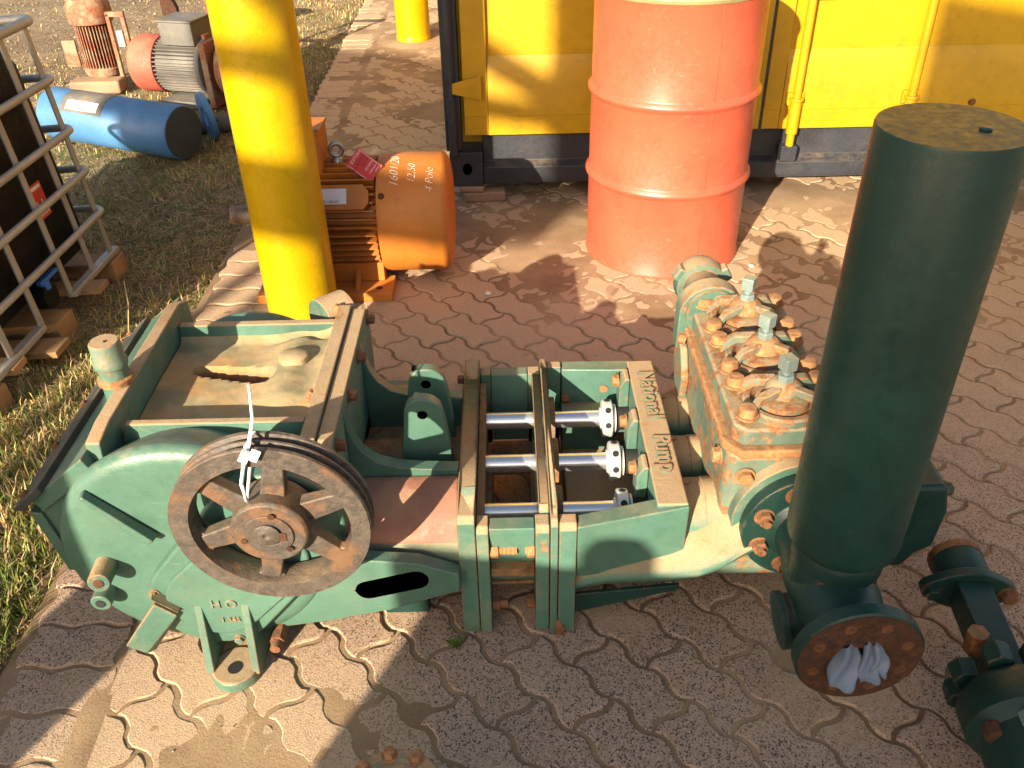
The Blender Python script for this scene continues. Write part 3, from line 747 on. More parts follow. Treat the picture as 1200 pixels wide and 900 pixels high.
# cradle walls near and far
for s_ in (1, -1):
    Ym = (lambda y: y) if s_ > 0 else mir
    q = G(); q.prism([(Ym(1.345), .12), (Ym(1.302), .295), (Ym(1.302), .314), (Ym(1.338), .314), (Ym(1.362), .12)], 'x', -.054, .040); q.out('cradle_wall', 'green', pump, bevel=.003)
    q = G(); q.hexa([(-.054, Ym(1.305), .170), (.040, Ym(1.305), .170), (.040, Ym(1.366), .176), (-.054, Ym(1.366), .176), (-.054, Ym(1.305), .192), (.040, Ym(1.305), .192), (.040, Ym(1.366), .202), (-.054, Ym(1.366), .202)])
    q.out('cradle_shelf', 'trough' if s_ > 0 else 'green_worn', pump, bevel=.003)
    if s_ > 0:
        q = G(); q.lathe([(.019, 0), (.019, .016), (.017, .018)], (-.0535, 1.318, .240), (1, 0, 0), 6); q.lathe([(.012, .018)] + [(.012 if k % 2 else .0105, .018+.0045*k) for k in range(1, 9)] + [(.012, .056)], (-.0535, 1.318, .240), (1, 0, 0), 14)
        q.out('through_bolt', 'rust_orange', pump, bevel=.001)
        q = G(); q.lathe([(.019, 0), (.019, .015), (.012, .016), (.012, .02)], (.0395, 1.318, .240), (-1, 0, 0), 6); q.out('through_bolt', 'rust_orange', pump, bevel=.001)
        q = G(); q.lathe([(.017, 0), (.017, .016)], (-.0535, 1.330, .06), (1, 0, 0), 6); q.lathe([(.011, .016), (.011, .034)], (-.0535, 1.330, .06), (1, 0, 0), 12); q.out('through_bolt', 'rust', pump, bevel=.001); q = G(); q.lathe([(.017, 0), (.017, .016)], (.0395, 1.335, .06), (-1, 0, 0), 6); q.out('through_bolt', 'rust', pump, bevel=.001)
        q = G(); q.lathe([(.017, 0), (.017, .016)], (.129, 1.325, .232), (1, 0, 0), 6); q.out('through_bolt', 'rust', pump, bevel=.001); q = G(); q.lathe([(.015, 0), (.015, .014)], (-.124, 1.33, .21), (-1, 0, 0), 6); q.out('through_bolt', 'rust', pump, bevel=.001)
        q = G(); q.lathe([(.016, 0), (.016, .014)], (.085, 1.30, .03), (1, 0, 0), 6); q.box(.084, .104, 1.285, 1.299, .0, .03); q.out('through_bolt', 'rust', pump, bevel=.001)
    else:
        q = G(); q.lathe([(.017, 0), (.017, .016)], (-.124, mir(1.33), .29), (-1, 0, 0), 6); q.out('through_bolt', 'rust', pump, bevel=.001); q = G(); q.lathe([(.017, 0), (.017, .02)], (.129, mir(1.33), .232), (1, 0, 0), 6); q.out('through_bolt', 'rust', pump, bevel=.001)
# cradle floor so the ground only shows through the middle
for a, b in ((1.35, 1.47), (1.72, 1.85)): G().box(-.054, .040, a, b, .10, .108).out('cradle_floor', 'trough', pump)
# --- lettered distance box
def box_wall(s_):
    Ym = (lambda y: y) if s_ > 0 else mir
    q = G(); q.hexa([(.1262, Ym(1.300), .17), (.358, Ym(1.330), .17), (.358, Ym(1.372), .17), (.128, Ym(1.335), .17), (.1262, Ym(1.292), .322), (.3585, Ym(1.3255), .342), (.3585, Ym(1.372), .342), (.128, Ym(1.332), .322)])
    return q.out('box_wall', 'green', pump, bevel=.004)
bw = box_wall(1); bwf = box_wall(-1)
G().cyl((.235, mir(1.352)-.003, .275), (.235, mir(1.350)-.006, .275), .011, n=18).out('bolt_hole', 'rust_orange', bwf)
g = G(); g.prism([(1.331, .19), (1.331, .345), (mir(1.331), .345), (mir(1.331), .19)], 'x', .292, .358)
eb = g.out('lettered_beam', 'green_dusty', pump, bevel=.005, seg=3)
def tfn(x0, y0, z0): return lambda a, b, c: (x0+b, y0-a, z0+c)
text_mesh('National', .056, .0035, 'green_dusty', 'cast_lettering', eb, tfn(.314, 1.812, .3465), bold=.0012)
text_mesh('Pump', .056, .0035, 'green_dusty', 'cast_lettering', eb, tfn(.314, 1.556, .3465), bold=.0012)
# gland wedges with bolts on the inside of the beam
for yy in (1.432, YC, mir(1.432)):
    q = G(); q.prism([(.291, .25), (.291, .348), (.280, .348), (.266, .325), (.266, .25)], 'y', yy+.010, yy+.062); w = q.out('gland', 'green_dusty', pump, bevel=.004)
    q = G(); q.hexbolt((.266, yy+.045, .322), (-1, 0, 0), .014, .012); q.out('gland_bolt', 'rust_orange', w)
# pony rods and clamps
for k, yy in enumerate((1.432, YC, mir(1.432))):
    zr = .238
    q = G(); q.lathe([(.0215, 0), (.0215, .30)], (-.068, yy, zr), (1, 0, 0), 40); rod = q.out('piston_rod', 'chrome', pump)
    q = G(); q.lathe([(.028, -.004), (.028, 0), (.046, .002), (.048, .005), (.048, .024), (.046, .027), (.030, .028)], (.222, yy, zr), (1, 0, 0), 36)
    q.lathe([(.036, .030), (.036, .036)], (.222, yy, zr), (1, 0, 0), 30)
    cl = q.out('rod_clamp', 'clamp', pump, bevel=.001)
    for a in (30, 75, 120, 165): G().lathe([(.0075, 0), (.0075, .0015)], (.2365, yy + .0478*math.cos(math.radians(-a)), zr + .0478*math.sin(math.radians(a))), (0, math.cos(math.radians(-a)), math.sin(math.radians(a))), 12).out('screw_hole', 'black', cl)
    q = G(); q.lathe([(.030, 0), (.030, .034)], (.262, yy, zr), (1, 0, 0), 30); q.out('packing_gland', 'black', pump)
# --- liners (three barrels) and lower casting
for k, yy in enumerate((1.432, YC, mir(1.432))):
    rr = .062 if k else .074
    q = G(); q.lathe([(rr-.004, 0), (rr, .004), (rr, .050), (rr+.002, .052), (rr+.002, .12), (rr-.004, .125)], (.357, yy, .232), (1, 0, 0), 40)
    q.lathe([(.010, 0), (.010, .006)], (.372, yy+.012, .232+rr-.004), (0, .1, 1), 10)
    q.out('liner_barrel', 'green_dusty', pump)
g = G()
for F in (lambda y: y, mir):
    rr_ = []
    for x, zo, zi in ((.127, .150, .222), (.20, .166, .228), (.33, .168, .228), (.39, .176, .242), (.44, .200, .275), (.48, .235, .31), (.50, .25, .32)):
        rr_.append([(x, F(1.42), .085), (x, F(1.33), zo-.05), (x, F(1.302), zo-.012), (x, F(1.298), zo), (x, F(1.306), zo+.012), (x, F(1.340), zi), (x, F(1.42), zi)])
    g.loft(rr_)
g.box(.127, .49, 1.42, mir(1.42), .09, .13)
g.out('lower_casting', 'green_dusty', pump, sharp=60)
g = G(); g.hexa([(.13, 1.325, .03), (.36, 1.335, .085), (.36, 1.345, .085), (.13, 1.335, .03), (.13, 1.325, .088), (.36, 1.335, .10), (.36, 1.345, .10), (.13, 1.335, .088)])
g.out('gusset', 'green_dark', pump, bevel=.002)
# --- fluid end
FX0, FX1, FY0, FY1 = .432, .668, 1.360, 1.885
g = G()
oct_ = [(FX0+.02, FY0), (FX1, FY0), (FX1, FY1-.03), (FX1-.04, FY1), (FX0+.05, FY1), (FX0, FY1-.05), (FX0, FY0+.02)]
g.prism(oct_, 'z', .10, .440)
fe = g.out('fluid_end', 'green_fluid', pump, bevel=.010, seg=3)
g = G(); g.prism([(FX0-.008, FY0+.03), (FX0+.022, FY0-.008), (FX1+.006, FY0-.008), (FX1+.006, FY1-.02), (FX1-.04, FY1+.012), (FX0+.04, FY1+.012), (FX0-.008, FY1-.05)], 'z', .441, .462)
g.out('joint_band', 'rust_orange', fe, bevel=.006, seg=3)
g = G(); g.prism([(FX0+.008, FY0+.03), (FX0+.03, FY0+.006), (FX1-.004, FY0+.006), (FX1-.004, FY1-.04), (FX1-.03, FY1-.004), (FX0+.04, FY1-.004), (FX0+.008, FY1-.04)], 'z', .462, .505)
vd_ = g.out('valve_deck', 'green_fluid', fe, bevel=.008, seg=3)
g = G(); g.prism([(.655, .15), (.84, .14), (.862, .18), (.895, .20), (.902, .30), (.885, .372), (.655, .372)], 'y', 1.335, 1.80); sb = g.out('suction_block', 'green_dark', fe, bevel=.012, seg=3)
g = G(); g.hexbolt((.890, 1.36, .345), (1, 0, 0), .014, .014).out('block_bolt', 'green_dark', sb); bolt('block_bolt', 'green_dark', sb, (.890, 1.70, .345), (1, 0, 0), .014, .014)
SX = .549
CY3 = (1.447, 1.612, 1.779)
for k, yy in enumerate(CY3):
    # recessed round cap and concentric ridge
    q = G(); q.lathe([(.079, .0), (.079, .014), (.074, .019), (.064, .019), (.060, .012), (.056, .012), (.053, .024), (.044, .026), (.02, .028), (0, .028)], (SX, yy, .504), (0, 0, 1), 44)
    cap = q.out('valve_cap', 'green_fluid', fe, sharp=30)
    # arched yoke with four toes
    q = G()
    for sx in (-1, 1):
        for sy in (-1, 1):
            x1, y1 = SX + sx*.082, yy + sy*.050
            q.loft([[Vector(p) for p in ((SX+sx*.012, yy+sy*.018-.013, .548), (SX+sx*.012, yy+sy*.018+.013, .548), (SX+sx*.012, yy+sy*.018+.012, .566), (SX+sx*.012, yy+sy*.018-.012, .566))],
                    [Vector(p) for p in ((SX+sx*.055, yy+sy*.034-.013, .536), (SX+sx*.055, yy+sy*.034+.013, .536), (SX+sx*.055, yy+sy*.034+.012, .556), (SX+sx*.055, yy+sy*.034-.012, .556))],
                    [Vector(p) for p in ((x1, y1-.016, .504), (x1, y1+.016, .504), (x1, y1+.014, .524), (x1, y1-.014, .524))]])
    yk = q.out('yoke', 'green_fluid', fe, bevel=.004, seg=2)
    q = G(); q.lathe([(.040, .542), (.036, .556), (.026, .566), (.018, .569), (0, .569)], (SX, yy, 0), (0, 0, 1), 28); q.out('yoke_hub', 'rust_orange' if k else 'green_fluid', yk)
    q = G(); q.lathe([(.018, 0), (.018, .016), (.016, .018)], (SX, yy, .566), (0, 0, 1), 6, .3); q.lathe([(.010, .018), (.010, .028)], (SX, yy, .566), (0, 0, 1), 14)
    a = .4 + .3*k; M = Matrix.Translation((SX, yy, .594)) @ Matrix.Rotation(a, 4, 'Z'); q.box(-.0135, .0135, -.0135, .0135, 0, .030, M); q.out('set_screw', 'stud', yk, bevel=.002)
    for sx in (-1, 1):
        for sy in (-1, 1):
            q = G(); q.lathe([(.024, -.002), (.024, .002)], (SX+sx*.083, yy+sy*.054, .5235), (0, 0, 1), 16); q.lathe([(.019, .002), (.0185, .015), (.016, .0195), (.006, .021), (0, .0205)], (SX+sx*.083, yy+sy*.054, .5235), (0, 0, 1), 14)
            q.out('cap_bolt', 'rust_orange', fe, sharp=50)
for (x, y, z, ax) in ((FX0-.006, 1.83, .43, (-1, .2, .2)), (FX0-.001, 1.42, .40, (-1, 0, 0)), (.47, FY0-.004, .395, (0, -1, 0))): bolt('side_bolt', 'rust_orange', fe, (x, y, z), ax, .016, .014)
g = G(); g.prism([(FY1-.13, .36), (FY1-.08, .42), (FY1-.02, .43), (FY1-.01, .36), (FY1-.05, .30), (FY1-.12, .30)], 'x', FX0-.02, FX0); g.out('side_pad', 'green_fluid', fe, bevel=.006)
# discharge union at the far end
g = G(); ux, uz, uy = .487, .500, 1.865
g.lathe([(.064, -.04), (.064, .03), (.054, .045), (.048, .10)], (ux, uy, uz), (0, 1, 0), 36)
g.lathe([(.048, .09), (.064, .095), (.068, .13), (.060, .16), (.050, .180), (.030, .19), (0, .19)], (ux, uy, uz), (0, 1, 0), 36)
un = g.out('discharge_union', 'green_worn', fe)
for a in (-30, -150, 90):
    g = G(); M = Matrix.Translation((ux, uy+.115, uz)) @ Matrix.Rotation(math.radians(a), 4, 'Y'); g.box(.050, .078, -.02, .018, -.018, .018, M)
    g.out('union_wing', 'green_worn', un, bevel=.006, seg=2)
g = G(); g.prism(arc(ux, uz-.01, .080, 10, 170, 10) + [(ux-.08, uz-.10), (ux+.10, uz-.10)], 'y', uy-.03, uy+.022); g.out('union_flange', 'green_worn', un, bevel=.004)
# --- suction tee with flanges and the upright dampener
TX, TZ, TY = .600, .292, 1.160
g = G(); g.lathe([(.150, 0), (.150, .034)], (TX, 1.368, TZ), (0, -1, 0), 56); rfl = g.out('back_flange', 'green_worn', pump, bevel=.004)
g = G(); g.lathe([(.134, .036), (.134, .064), (.085, .066), (.070, .078)], (TX, 1.368, TZ), (0, -1, 0), 56); g.out('flange_disc', 'green_dark', rfl, bevel=.003)
for k in range(8):
    a = math.radians(22.5 + 45*k); bolt('flange_bolt', 'rust', rfl, (TX+.102*math.cos(a), 1.304, TZ+.102*math.sin(a)), (0, -1, 0), .0165, .015, shank=.012)
g = G(); g.lathe([(.070, 0), (.070, .05), (.079, .09), (.081, .15), (.078, .20), (.070, .245), (.070, .262)], (TX, 1.292, TZ), (0, -1, 0), 48)
g.lathe([(.079, 0), (.079, .055), (.074, .070), (.072, .085)], (TX, TY, TZ), (0, 0, 1), 48)
g.lathe([(.050, .04), (.050, .082), (.056, .084), (.056, .098), (.03, .100)], (TX, TY-.03, TZ-.055), (-1, 0, -.15), 36)
tee = g.out('suction_tee', 'green_dark', pump, sharp=50)
g = G(); g.lathe([(.074, .066), (.082, .072), (.083, .108), (.076, .118)], (TX, TY, TZ), (0, 0, 1), 48); g.out('neck_ring', 'green_dark', tee)
g = G(); g.ring([(.030, 0), (.108, 0), (.1125, .003), (.1125, .026), (.108, .029), (.030, .029)], (TX, .985, TZ), (0, 1, 0), 64); ff = g.out('front_flange', 'green_dark', tee, sharp=30)
g = G(); g.ring([(.029, -.0015), (.1085, -.0015), (.1085, .0005), (.029, .0005)], (TX, .985, TZ), (0, 1, 0), 56); g.cyl((TX, 1.0, TZ), (TX, .992, TZ), .030, n=24); g.out('rusty_face', 'rust_dark', tee)
for k in range(8):
    a = math.radians(22.5 + 45*k); G().lathe([(.011, 0), (.010, .0012), (.006, .0002)], (TX+.083*math.cos(a), .9832, TZ+.083*math.sin(a)), (0, -1, 0), 14).out('bolt_hole', 'rust_hole', tee)
g = G(); g.lathe([(.060, .400-TZ), (.080, .402-TZ), (.0985, .424-TZ), (.100, .440-TZ), (.100, 1.176-TZ), (.0985, 1.180-TZ), (0, 1.180-TZ)], (TX, TY, TZ), (0, 0, 1), 72)
dmp = g.out('pulsation_dampener', 'dampener', pump, sharp=40)
g = G(); g.lathe([(.0085, 0), (.0085, .002), (.006, .003)], (TX+.035, TY-.02, 1.1805), (0, 0, 1), 14); g.out('top_plug', 'dampener', dmp)

# --- loose things on the pump
def rag():
    q = G()
    def sheet(cx, cz, w, h, tw, ph, drop):
        n, m = 22, 22; vs = []
        for j in range(m+1):
            for i in range(n+1):
                u, v = i/n-.5, j/m
                ww = w*(.45 + .75*math.sin(min(1, v*1.25+.12)*PI*.62))
                a = u*PI*1.25 + ph
                x = cx + math.sin(a)*ww*.5 + tw*v + .004*math.sin(v*7+ph)
                y = .984 - .026*math.sin(v*PI*.75)*math.cos(a*.8) - .010*v + .006*math.sin(a*3+v*3)
                z = cz - h*v + .006*math.cos(a*2)*(1-v) - drop*abs(u)*v*1.4 + .0022*math.sin(i*2.3)*(j == m)
                vs.append((x, y, z))
        q.add(vs, [(j*(n+1)+i, j*(n+1)+i+1, (j+1)*(n+1)+i+1, (j+1)*(n+1)+i) for j in range(m) for i in range(n)])
    sheet(TX-.026, TZ+.034, .040, .088, -.006, .2, -.022)
    sheet(TX+.004, TZ+.040, .034, .072, .010, .9, .010)
    sheet(TX+.022, TZ+.038, .028, .050, .006, -.5, .012)
    o = q.out('rag', 'rag', sharp=80, origin=(TX, .97, TZ), weld=False); md = o.modifiers.new('thick', 'SOLIDIFY'); md.thickness = .0022
    tag(o, 'crumpled pale blue rag stuffed into the rusty front flange', 'rag')
rag()
def tie():
    t = thing('cable_tie', 'white plastic cable tie with small tag looped on the rusty pulley', 'cable tie', (-.44, 1.18, .62))
    G().tube([(-.468, 1.150, .545), (-.466, 1.140, .590), (-.455, 1.150, .635), (-.446, 1.165, .658), (-.440, 1.19, .690), (-.438, 1.20, .735), (-.439, 1.205, .752)], [.0035, .0035, .004, .0035, .0028, .0025, .002], 8).out('strap', 'white', t)
    M = Matrix.Translation((-.452, 1.148, .645)) @ Matrix.Rotation(.5, 4, 'Y')
    q = G(); q.box(-.008, .008, -.004, .004, -.012, .012, M); q.box(.006, .022, -.0015, .0015, -.004, .022, M); q.out('tag', 'white', t, bevel=.001)
    G().tube([(-.468, 1.150, .545), (-.473, 1.165, .530), (-.476, 1.185, .535), (-.470, 1.21, .575), (-.455, 1.222, .62), (-.447, 1.205, .652), (-.452, 1.16, .655)], .003, 8).out('loop', 'white', t)
tie()

# ------------------------------------------------------------------ red steel drum
MAT['red'] = painted('red_drum_paint', (.47, .085, .044), rust=.09, dust=.30, rough=.36, var=.12, bump=.06, dustcol=(.50, .22, .13), scuff=.5, rs=9)
MAT['drum_lid'] = painted('drum_lid', (.25, .22, .10), rust=.35, dust=.6, rough=.5)
drum = thing('steel_drum', 'tall red steel drum with rolling hoops in front of the yellow container', 'drum', (.612, 3.235, 0))
DR = .298; prof = [(DR*.2, .012), (DR-.012, .012), (DR-.006, 0), (DR+.003, .002), (DR+.003, .014), (DR-.001, .020)]
def hoop(z, h=.013): return [(DR, z-.022), (DR+.003, z-.015), (DR+h, z-.004), (DR+h, z+.004), (DR+.003, z+.015), (DR, z+.022)]
prof += hoop(.330) + hoop(.640) + [(DR, .968), (DR+.002, .972)]
G().lathe(prof, drum.location, (0, 0, 1), 96).out('shell', 'red', drum, sharp=50)
G().ring([(DR-.004, .970), (DR+.004, .970), (DR+.007, .980), (DR+.003, .990), (DR-.006, .990), (DR-.010, .980)], drum.location, (0, 0, 1), 96).out('rim', 'drum_lid', drum)
G().lathe([(DR-.008, .974), (DR-.02, .968), (0, .970)], drum.location, (0, 0, 1), 64).out('lid', 'drum_lid', drum)
g = G(); g.lathe([(.028, .968), (.028, .980), (.02, .981)], drum.location + Vector((.15, -.12, 0)), (0, 0, 1), 8); g.out('bung', 'drum_lid', drum)
g = G(); a0 = math.radians(-70); g.box(-.0022, .0022, -DR-.0016, -DR+.002, .02, .965, Matrix.Translation(drum.location) @ Matrix.Rotation(math.radians(17), 4, 'Z')); g.out('seam', 'red', drum)

# ------------------------------------------------------------------ yellow container
MAT['yellow'] = painted('yellow_container_paint', (.44, .248, .005), rust=.10, dust=.10, rough=.40, var=.10, bump=.10, rs=6, scuff=.25, dustcol=(.45, .30, .10))
MAT['yellow_post'] = painted('yellow_post_paint', (.47, .285, .005), rust=.04, dust=.06, rough=.30, var=.07, bump=.16, scuff=.12)
MAT['navy'] = painted('dark_blue_frame_paint', (.020, .023, .030), rust=.12, dust=.40, rough=.5, var=.3, dustcol=(.22, .16, .10))
CF = 3.72
cont = thing('shipping_container', 'yellow shipping container with dark blue frame behind the red drum', 'container', (1.0, CF, .07))
g = G(); g.box(-.262, -.192, CF-.004, CF+.075, .232, 2.55); g.out('corner_post', 'navy', cont, bevel=.006)
g = G(); g.cyl((-.228, CF-.012, .22), (-.228, CF-.012, .47), .020, n=20); g.cyl((-.228, CF-.012, .545), (-.228, CF-.012, 1.2), .020, n=20); g.out('hinge_tube', 'navy', cont)
g = G(); g.cyl((-.228, CF-.012, .46), (-.228, CF-.012, .55), .014, n=16); g.out('hinge_pin', 'navy', cont)
g = G(); g.hexa([(-.225, CF-.024, .485), (-.10, CF-.020, .452), (-.10, CF-.008, .452), (-.225, CF-.010, .485), (-.225, CF-.024, .525), (-.10, CF-.020, .555), (-.10, CF-.008, .555), (-.225, CF-.010, .525)])
hg = g.out('hinge_leaf', 'yellow', cont, bevel=.002)
g = G(); g.box(-.20, -.125, CF-.026, CF-.020, .502, .508); g.out('hinge_rib', 'yellow', hg)
# corner casting with an opening
def casting(x0, x1, z0, z1):
    outer = [(x0, z0), (x1, z0), (x1, z1), (x0, z1)]; cx, cz = (x0+x1)/2+.004, (z0+z1)/2+.002
    hole = [(cx + .024*math.cos(a), cz + (.030 if math.sin(a) > 0 else .030)*math.sin(a)) for a in [2*PI*k/24 - PI*.75 for k in range(25)]]
    poly = [outer[0]] + hole[::1][:25] + [outer[0]] + [outer[3], outer[2], outer[1]]
    q = G(); q.prism(poly, 'y', CF-.012, CF+.02); q.box(x0+.001, x1-.001, CF+.02, CF+.16, z0+.001, z1-.001)
    c = q.out('corner_casting', 'navy', cont, bevel=.003)
    G().box(cx-.019, cx+.017, CF+.004, CF+.015, cz-.006, cz+.006).out('lock_bar', 'clamp', c, bevel=.003)
casting(-.250, -.106, .074, .228)
g = G(); g.prism([(CF+.01, .075), (CF+.01, .150), (CF+.045, .170), (CF+.045, .288), (CF+.12, .288), (CF+.12, .075)], 'x', -.105, 2.90); sill = g.out('door_sill', 'navy', cont, bevel=.004)
g = G(); g.prism([(CF-.002, .088), (CF-.006, .15), (CF+.009, .16), (CF+.009, .088)], 'x', 1.06, 2.90); g.out('sill_lip', 'navy', cont, bevel=.003)
# doors: pressed panels with sloped recess
def door(x0, x1, rx):
    zb, zt = .292, 2.5
    vs = []; q = G()
    q.box(x0, x1, CF+.028, CF+.044, zb, zt)
    for a, b in rx:
        # raised bottom rail and stiles, recessed field in a real step
        pass
    d = q.out('door', 'yellow', cont, bevel=.002)
    xs = [x0] + [v for r in rx for v in r] + [x1]
    for i in range(0, len(xs), 2):
        G().box(xs[i], xs[i+1], CF+.006, CF+.0275, zb+.005, zt).out('stile', 'yellow', d, bevel=.004)
    for a, b in rx:
        q = G(); q.hexa([(a, CF+.006, zb+.005), (b, CF+.006, zb+.005), (b, CF+.0275, zb+.005), (a, CF+.0275, zb+.005), (a+.001, CF+.006, .560), (b-.001, CF+.006, .560), (b-.001, CF+.0272, .625), (a+.001, CF+.0272, .625)])
        q.out('bottom_rail', 'yellow', d, bevel=.002)
    G().box(x0, x1, CF+.0035, CF+.0058, .378, .3805).out('weld_line', 'yellow', d)
    return d
d1 = door(-.178, 1.085, [(-.075, 1.0)]); d2 = door(1.097, 2.55, [(1.17, 2.45)])
G().box(1.084, 1.098, CF+.012, CF+.03, .292, 2.5).out('door_gasket', 'gasket', cont)
for x in (1.222, 1.706):
    lean = 0.0
    r = G().cyl((x, CF-.022, .20), (x, CF-.022, 2.4), .017, n=20).out('locking_rod', 'yellow', cont)
    G().cyl((x, CF-.022, .285), (x, CF-.022, .435), .024, n=20).out('rod_sleeve', 'yellow', r, bevel=.003)
    G().cyl((x, CF-.022, .425), (x, CF-.022, .437), .030, n=20).out('rod_collar', 'yellow', r, bevel=.003)
    G().box(x-.035, x+.035, CF-.012, CF+.006, .40, .455).out('rod_bracket', 'yellow', r, bevel=.003)
    G().box(x-.036, x+.034, CF-.040, CF+.01, .165, .235).out('cam_keeper', 'navy', r, bevel=.006)
G().box(1.20, 1.30, CF-.05, CF-.03, .84, .90).out('rod_handle', 'yellow', cont, bevel=.004)
for xx, zz in ((1.25, .88), (1.98, .395)): G().hexbolt((xx, CF+.005, zz), (0, -1, 0), .012, .008).out('rivet', 'rust', cont)
g = G(); g.box(-.21, 2.60, CF+.13, CF+6.0, .16, 2.56); g.out('body', 'yellow', cont)
g = G(); g.box(-.262, 2.65, CF-.002, CF+.13, 2.55, 2.66); g.out('top_rail', 'navy', cont)
MAT['brick'] = painted('dusty_block', (.24, .15, .10), rust=.0, dust=.7, rough=.95, var=.3)
for (x0, x1, y0, y1, z0, z1, rz, lab) in ((-.20, -.01, 3.70, 3.80, 0, .045, .05, 'lower dusty paving block propping up the container corner'), (-.21, -.10, 3.70, 3.80, .046, .073, -.08, 'upper small dusty brick under the container corner casting')):
    M = Matrix.Translation(((x0+x1)/2, (y0+y1)/2, 0)) @ Matrix.Rotation(rz, 4, 'Z')
    q = G(); q.box(-(x1-x0)/2, (x1-x0)/2, -(y1-y0)/2, (y1-y0)/2, z0, z1, M); o = q.out('support_block', 'brick', bevel=.010, seg=3, origin=((x0+x1)/2, (y0+y1)/2, z0)); tag(o, lab, 'block')

# ------------------------------------------------------------------ yellow canopy posts
def post(x, y, r, h, label, ring=False):
    t = thing('canopy_post', label, 'post', (x, y, 0), 'yellow steel posts along the kerb')
    G().lathe([(r, 0), (r, h)], (x, y, 0), (0, 0, 1), 64).out('tube', 'yellow_post', t)
    G().lathe([(r+.003, 0), (r+.004, .035), (r+.001, .04)], (x, y, 0), (0, 0, 1), 64).out('base_weld', 'yellow_post', t)
    if ring:
        G().lathe([(r+.16, -.004), (r+.13, .006), (r+.001, .010)], (x, y, 0), (0, 0, 1), 48).out('mortar_collar', 'sand', t)
post(-.725, 2.70, .121, 3.6, 'thick yellow steel post standing right behind the pump crankcase')
post(-.655, 6.67, .121, 3.6, 'yellow steel post far back by the kerb and the container', True)

# ------------------------------------------------------------------ orange electric motor
MAT['orange'] = painted('orange_motor_paint', (.42, .135, .016), rust=.05, dust=.40, rough=.52, var=.10, bump=.06, dustcol=(.40, .23, .10), edge=.25)
MAT['chalk'] = plain('white_chalk', (.72, .70, .66), .95)
MAT['alu'] = plain('nameplate_aluminium', (.62, .63, .64), .4, .3, .08)
MAT['steel'] = plain('grey_steel', (.34, .35, .36), .35, .8, .15)
MY, MZ = 3.075, .238
mot = thing('electric_motor', 'orange finned electric motor lying beside the yellow post', 'motor', (-.55, MY, 0))
g = G(); R = .217
g.lathe([(R-.002, 0), (R, .003), (R, .222), (R-.006, .236), (R-.030, .250), (R-.07, .256), (0, .257)], (-.462, MY, MZ), (1, 0, 0), 72); fc = g.out('fan_cover', 'orange', mot, sharp=50)
a = math.radians(128); G().dome_bolt((-.444, MY-R*math.cos(math.radians(38)), MZ+R*math.sin(math.radians(38))), (0, -math.cos(math.radians(38)), math.sin(math.radians(38))), .011, .006).out('cover_screw', 'rust_dark', fc)
G().lathe([(.165, 0), (.165, .39)], (-.85, MY, MZ), (1, 0, 0), 56).out('stator_body', 'orange', mot)
G().lathe([(.03, -.05), (.10, -.045), (.195, -.01), (.205, 0), (.205, .03), (.17, .035)], (-.86, MY, MZ), (1, 0, 0), 56).out('end_shield', 'orange', mot)
for k in range(44):
    th = math.radians(k*360/44)
    if math.radians(240) < th < math.radians(300): continue
    ys, zs = math.cos(th), math.sin(th)
    M = Matrix.Translation((0, MY, MZ)) @ Matrix.Rotation(th, 4, 'X')
    G().box(-.83, -.472, .160, .206 if (k % 11) else .21, -.0028, .0028, M).out('cooling_fin', 'orange', mot, bevel=.001, seg=1)
def name_pad(th, x0, x1):
    M = Matrix.Translation((0, MY, MZ)) @ Matrix.Rotation(math.radians(th), 4, 'X')
    q = G(); q.add([M @ Vector(p) for p in ((x0, .165, -.045), (x1-.02, .165, -.045), (x1, .165, -.02), (x1, .165, .02), (x1-.02, .165, .045), (x0, .165, .045), (x0, .216, -.045), (x1-.02, .216, -.045), (x1, .216, -.02), (x1, .216, .02), (x1-.02, .216, .045), (x0, .216, .045))], [(0,1,2,3,4,5), (11,10,9,8,7,6)] + [(i, i+6, (i+1) % 6+6, (i+1) % 6) for i in range(6)])
    p = q.out('plate_pad', 'orange', mot, bevel=.003)
    G().box(x0+.02, x0+.235, .2165, .2185, -.030, .026, M).out('name_plate', 'alu', p, bevel=.001)
    for j, (tx, ts) in enumerate((('MOTOR 3~ 50 Hz', .014), ('IP55  S1', .012), ('kW  A  V', .012))):
        text_mesh(tx, ts, .0004, 'navy', 'plate_print', p, lambda a, b, c, j=j: tuple(M @ Vector((x0+.10+a, .2190+c, -.022+.017*(2-j)+b))) )
name_pad(142, -.80, -.488)
q = G(); q.box(-.83, -.655, MY-.075, MY+.085, .40, .560); jb = q.out('terminal_box', 'orange', mot, bevel=.004)
G().box(-.835, -.650, MY-.08, MY+.09, .561, .572).out('box_lid', 'orange', jb, bevel=.003)
G().hexbolt((-.66, MY-.07, .572), (0, 0, 1), .008, .006).out('lid_screw', 'rust_orange', jb)
for x0, x1 in ((-.70, -.462),):
    f = G().box(x0, x1+.035, MY-.26, MY-.12, .0, .036).out('foot', 'orange', mot, bevel=.004)
    G().prism([(MY-.235, .036), (MY-.16, .036), (MY-.12, .12)], 'x', -.565, -.548).out('foot_rib', 'orange', f, bevel=.002)
    G().box(x0, x1, MY-.165, MY-.11, .036, .11).out('foot_web', 'orange', f, bevel=.004)
    G().lathe([(.012, 0), (.012, .001)], (-.478, MY-.22, .0365), (0, 0, 1), 16).out('bolt_hole', 'rust_dark', f)
G().box(-.86, -.43, MY+.12, MY+.26, .0, .036).out('foot', 'orange', mot, bevel=.004)
G().box(-.92, -.78, MY-.26, MY-.12, .0, .036).out('foot', 'orange', mot, bevel=.004)
sh = G().lathe([(.034, 0), (.034, .13), (.030, .135)], (-.90, MY, MZ), (-1, 0, 0), 28).out('shaft', 'iron', mot)
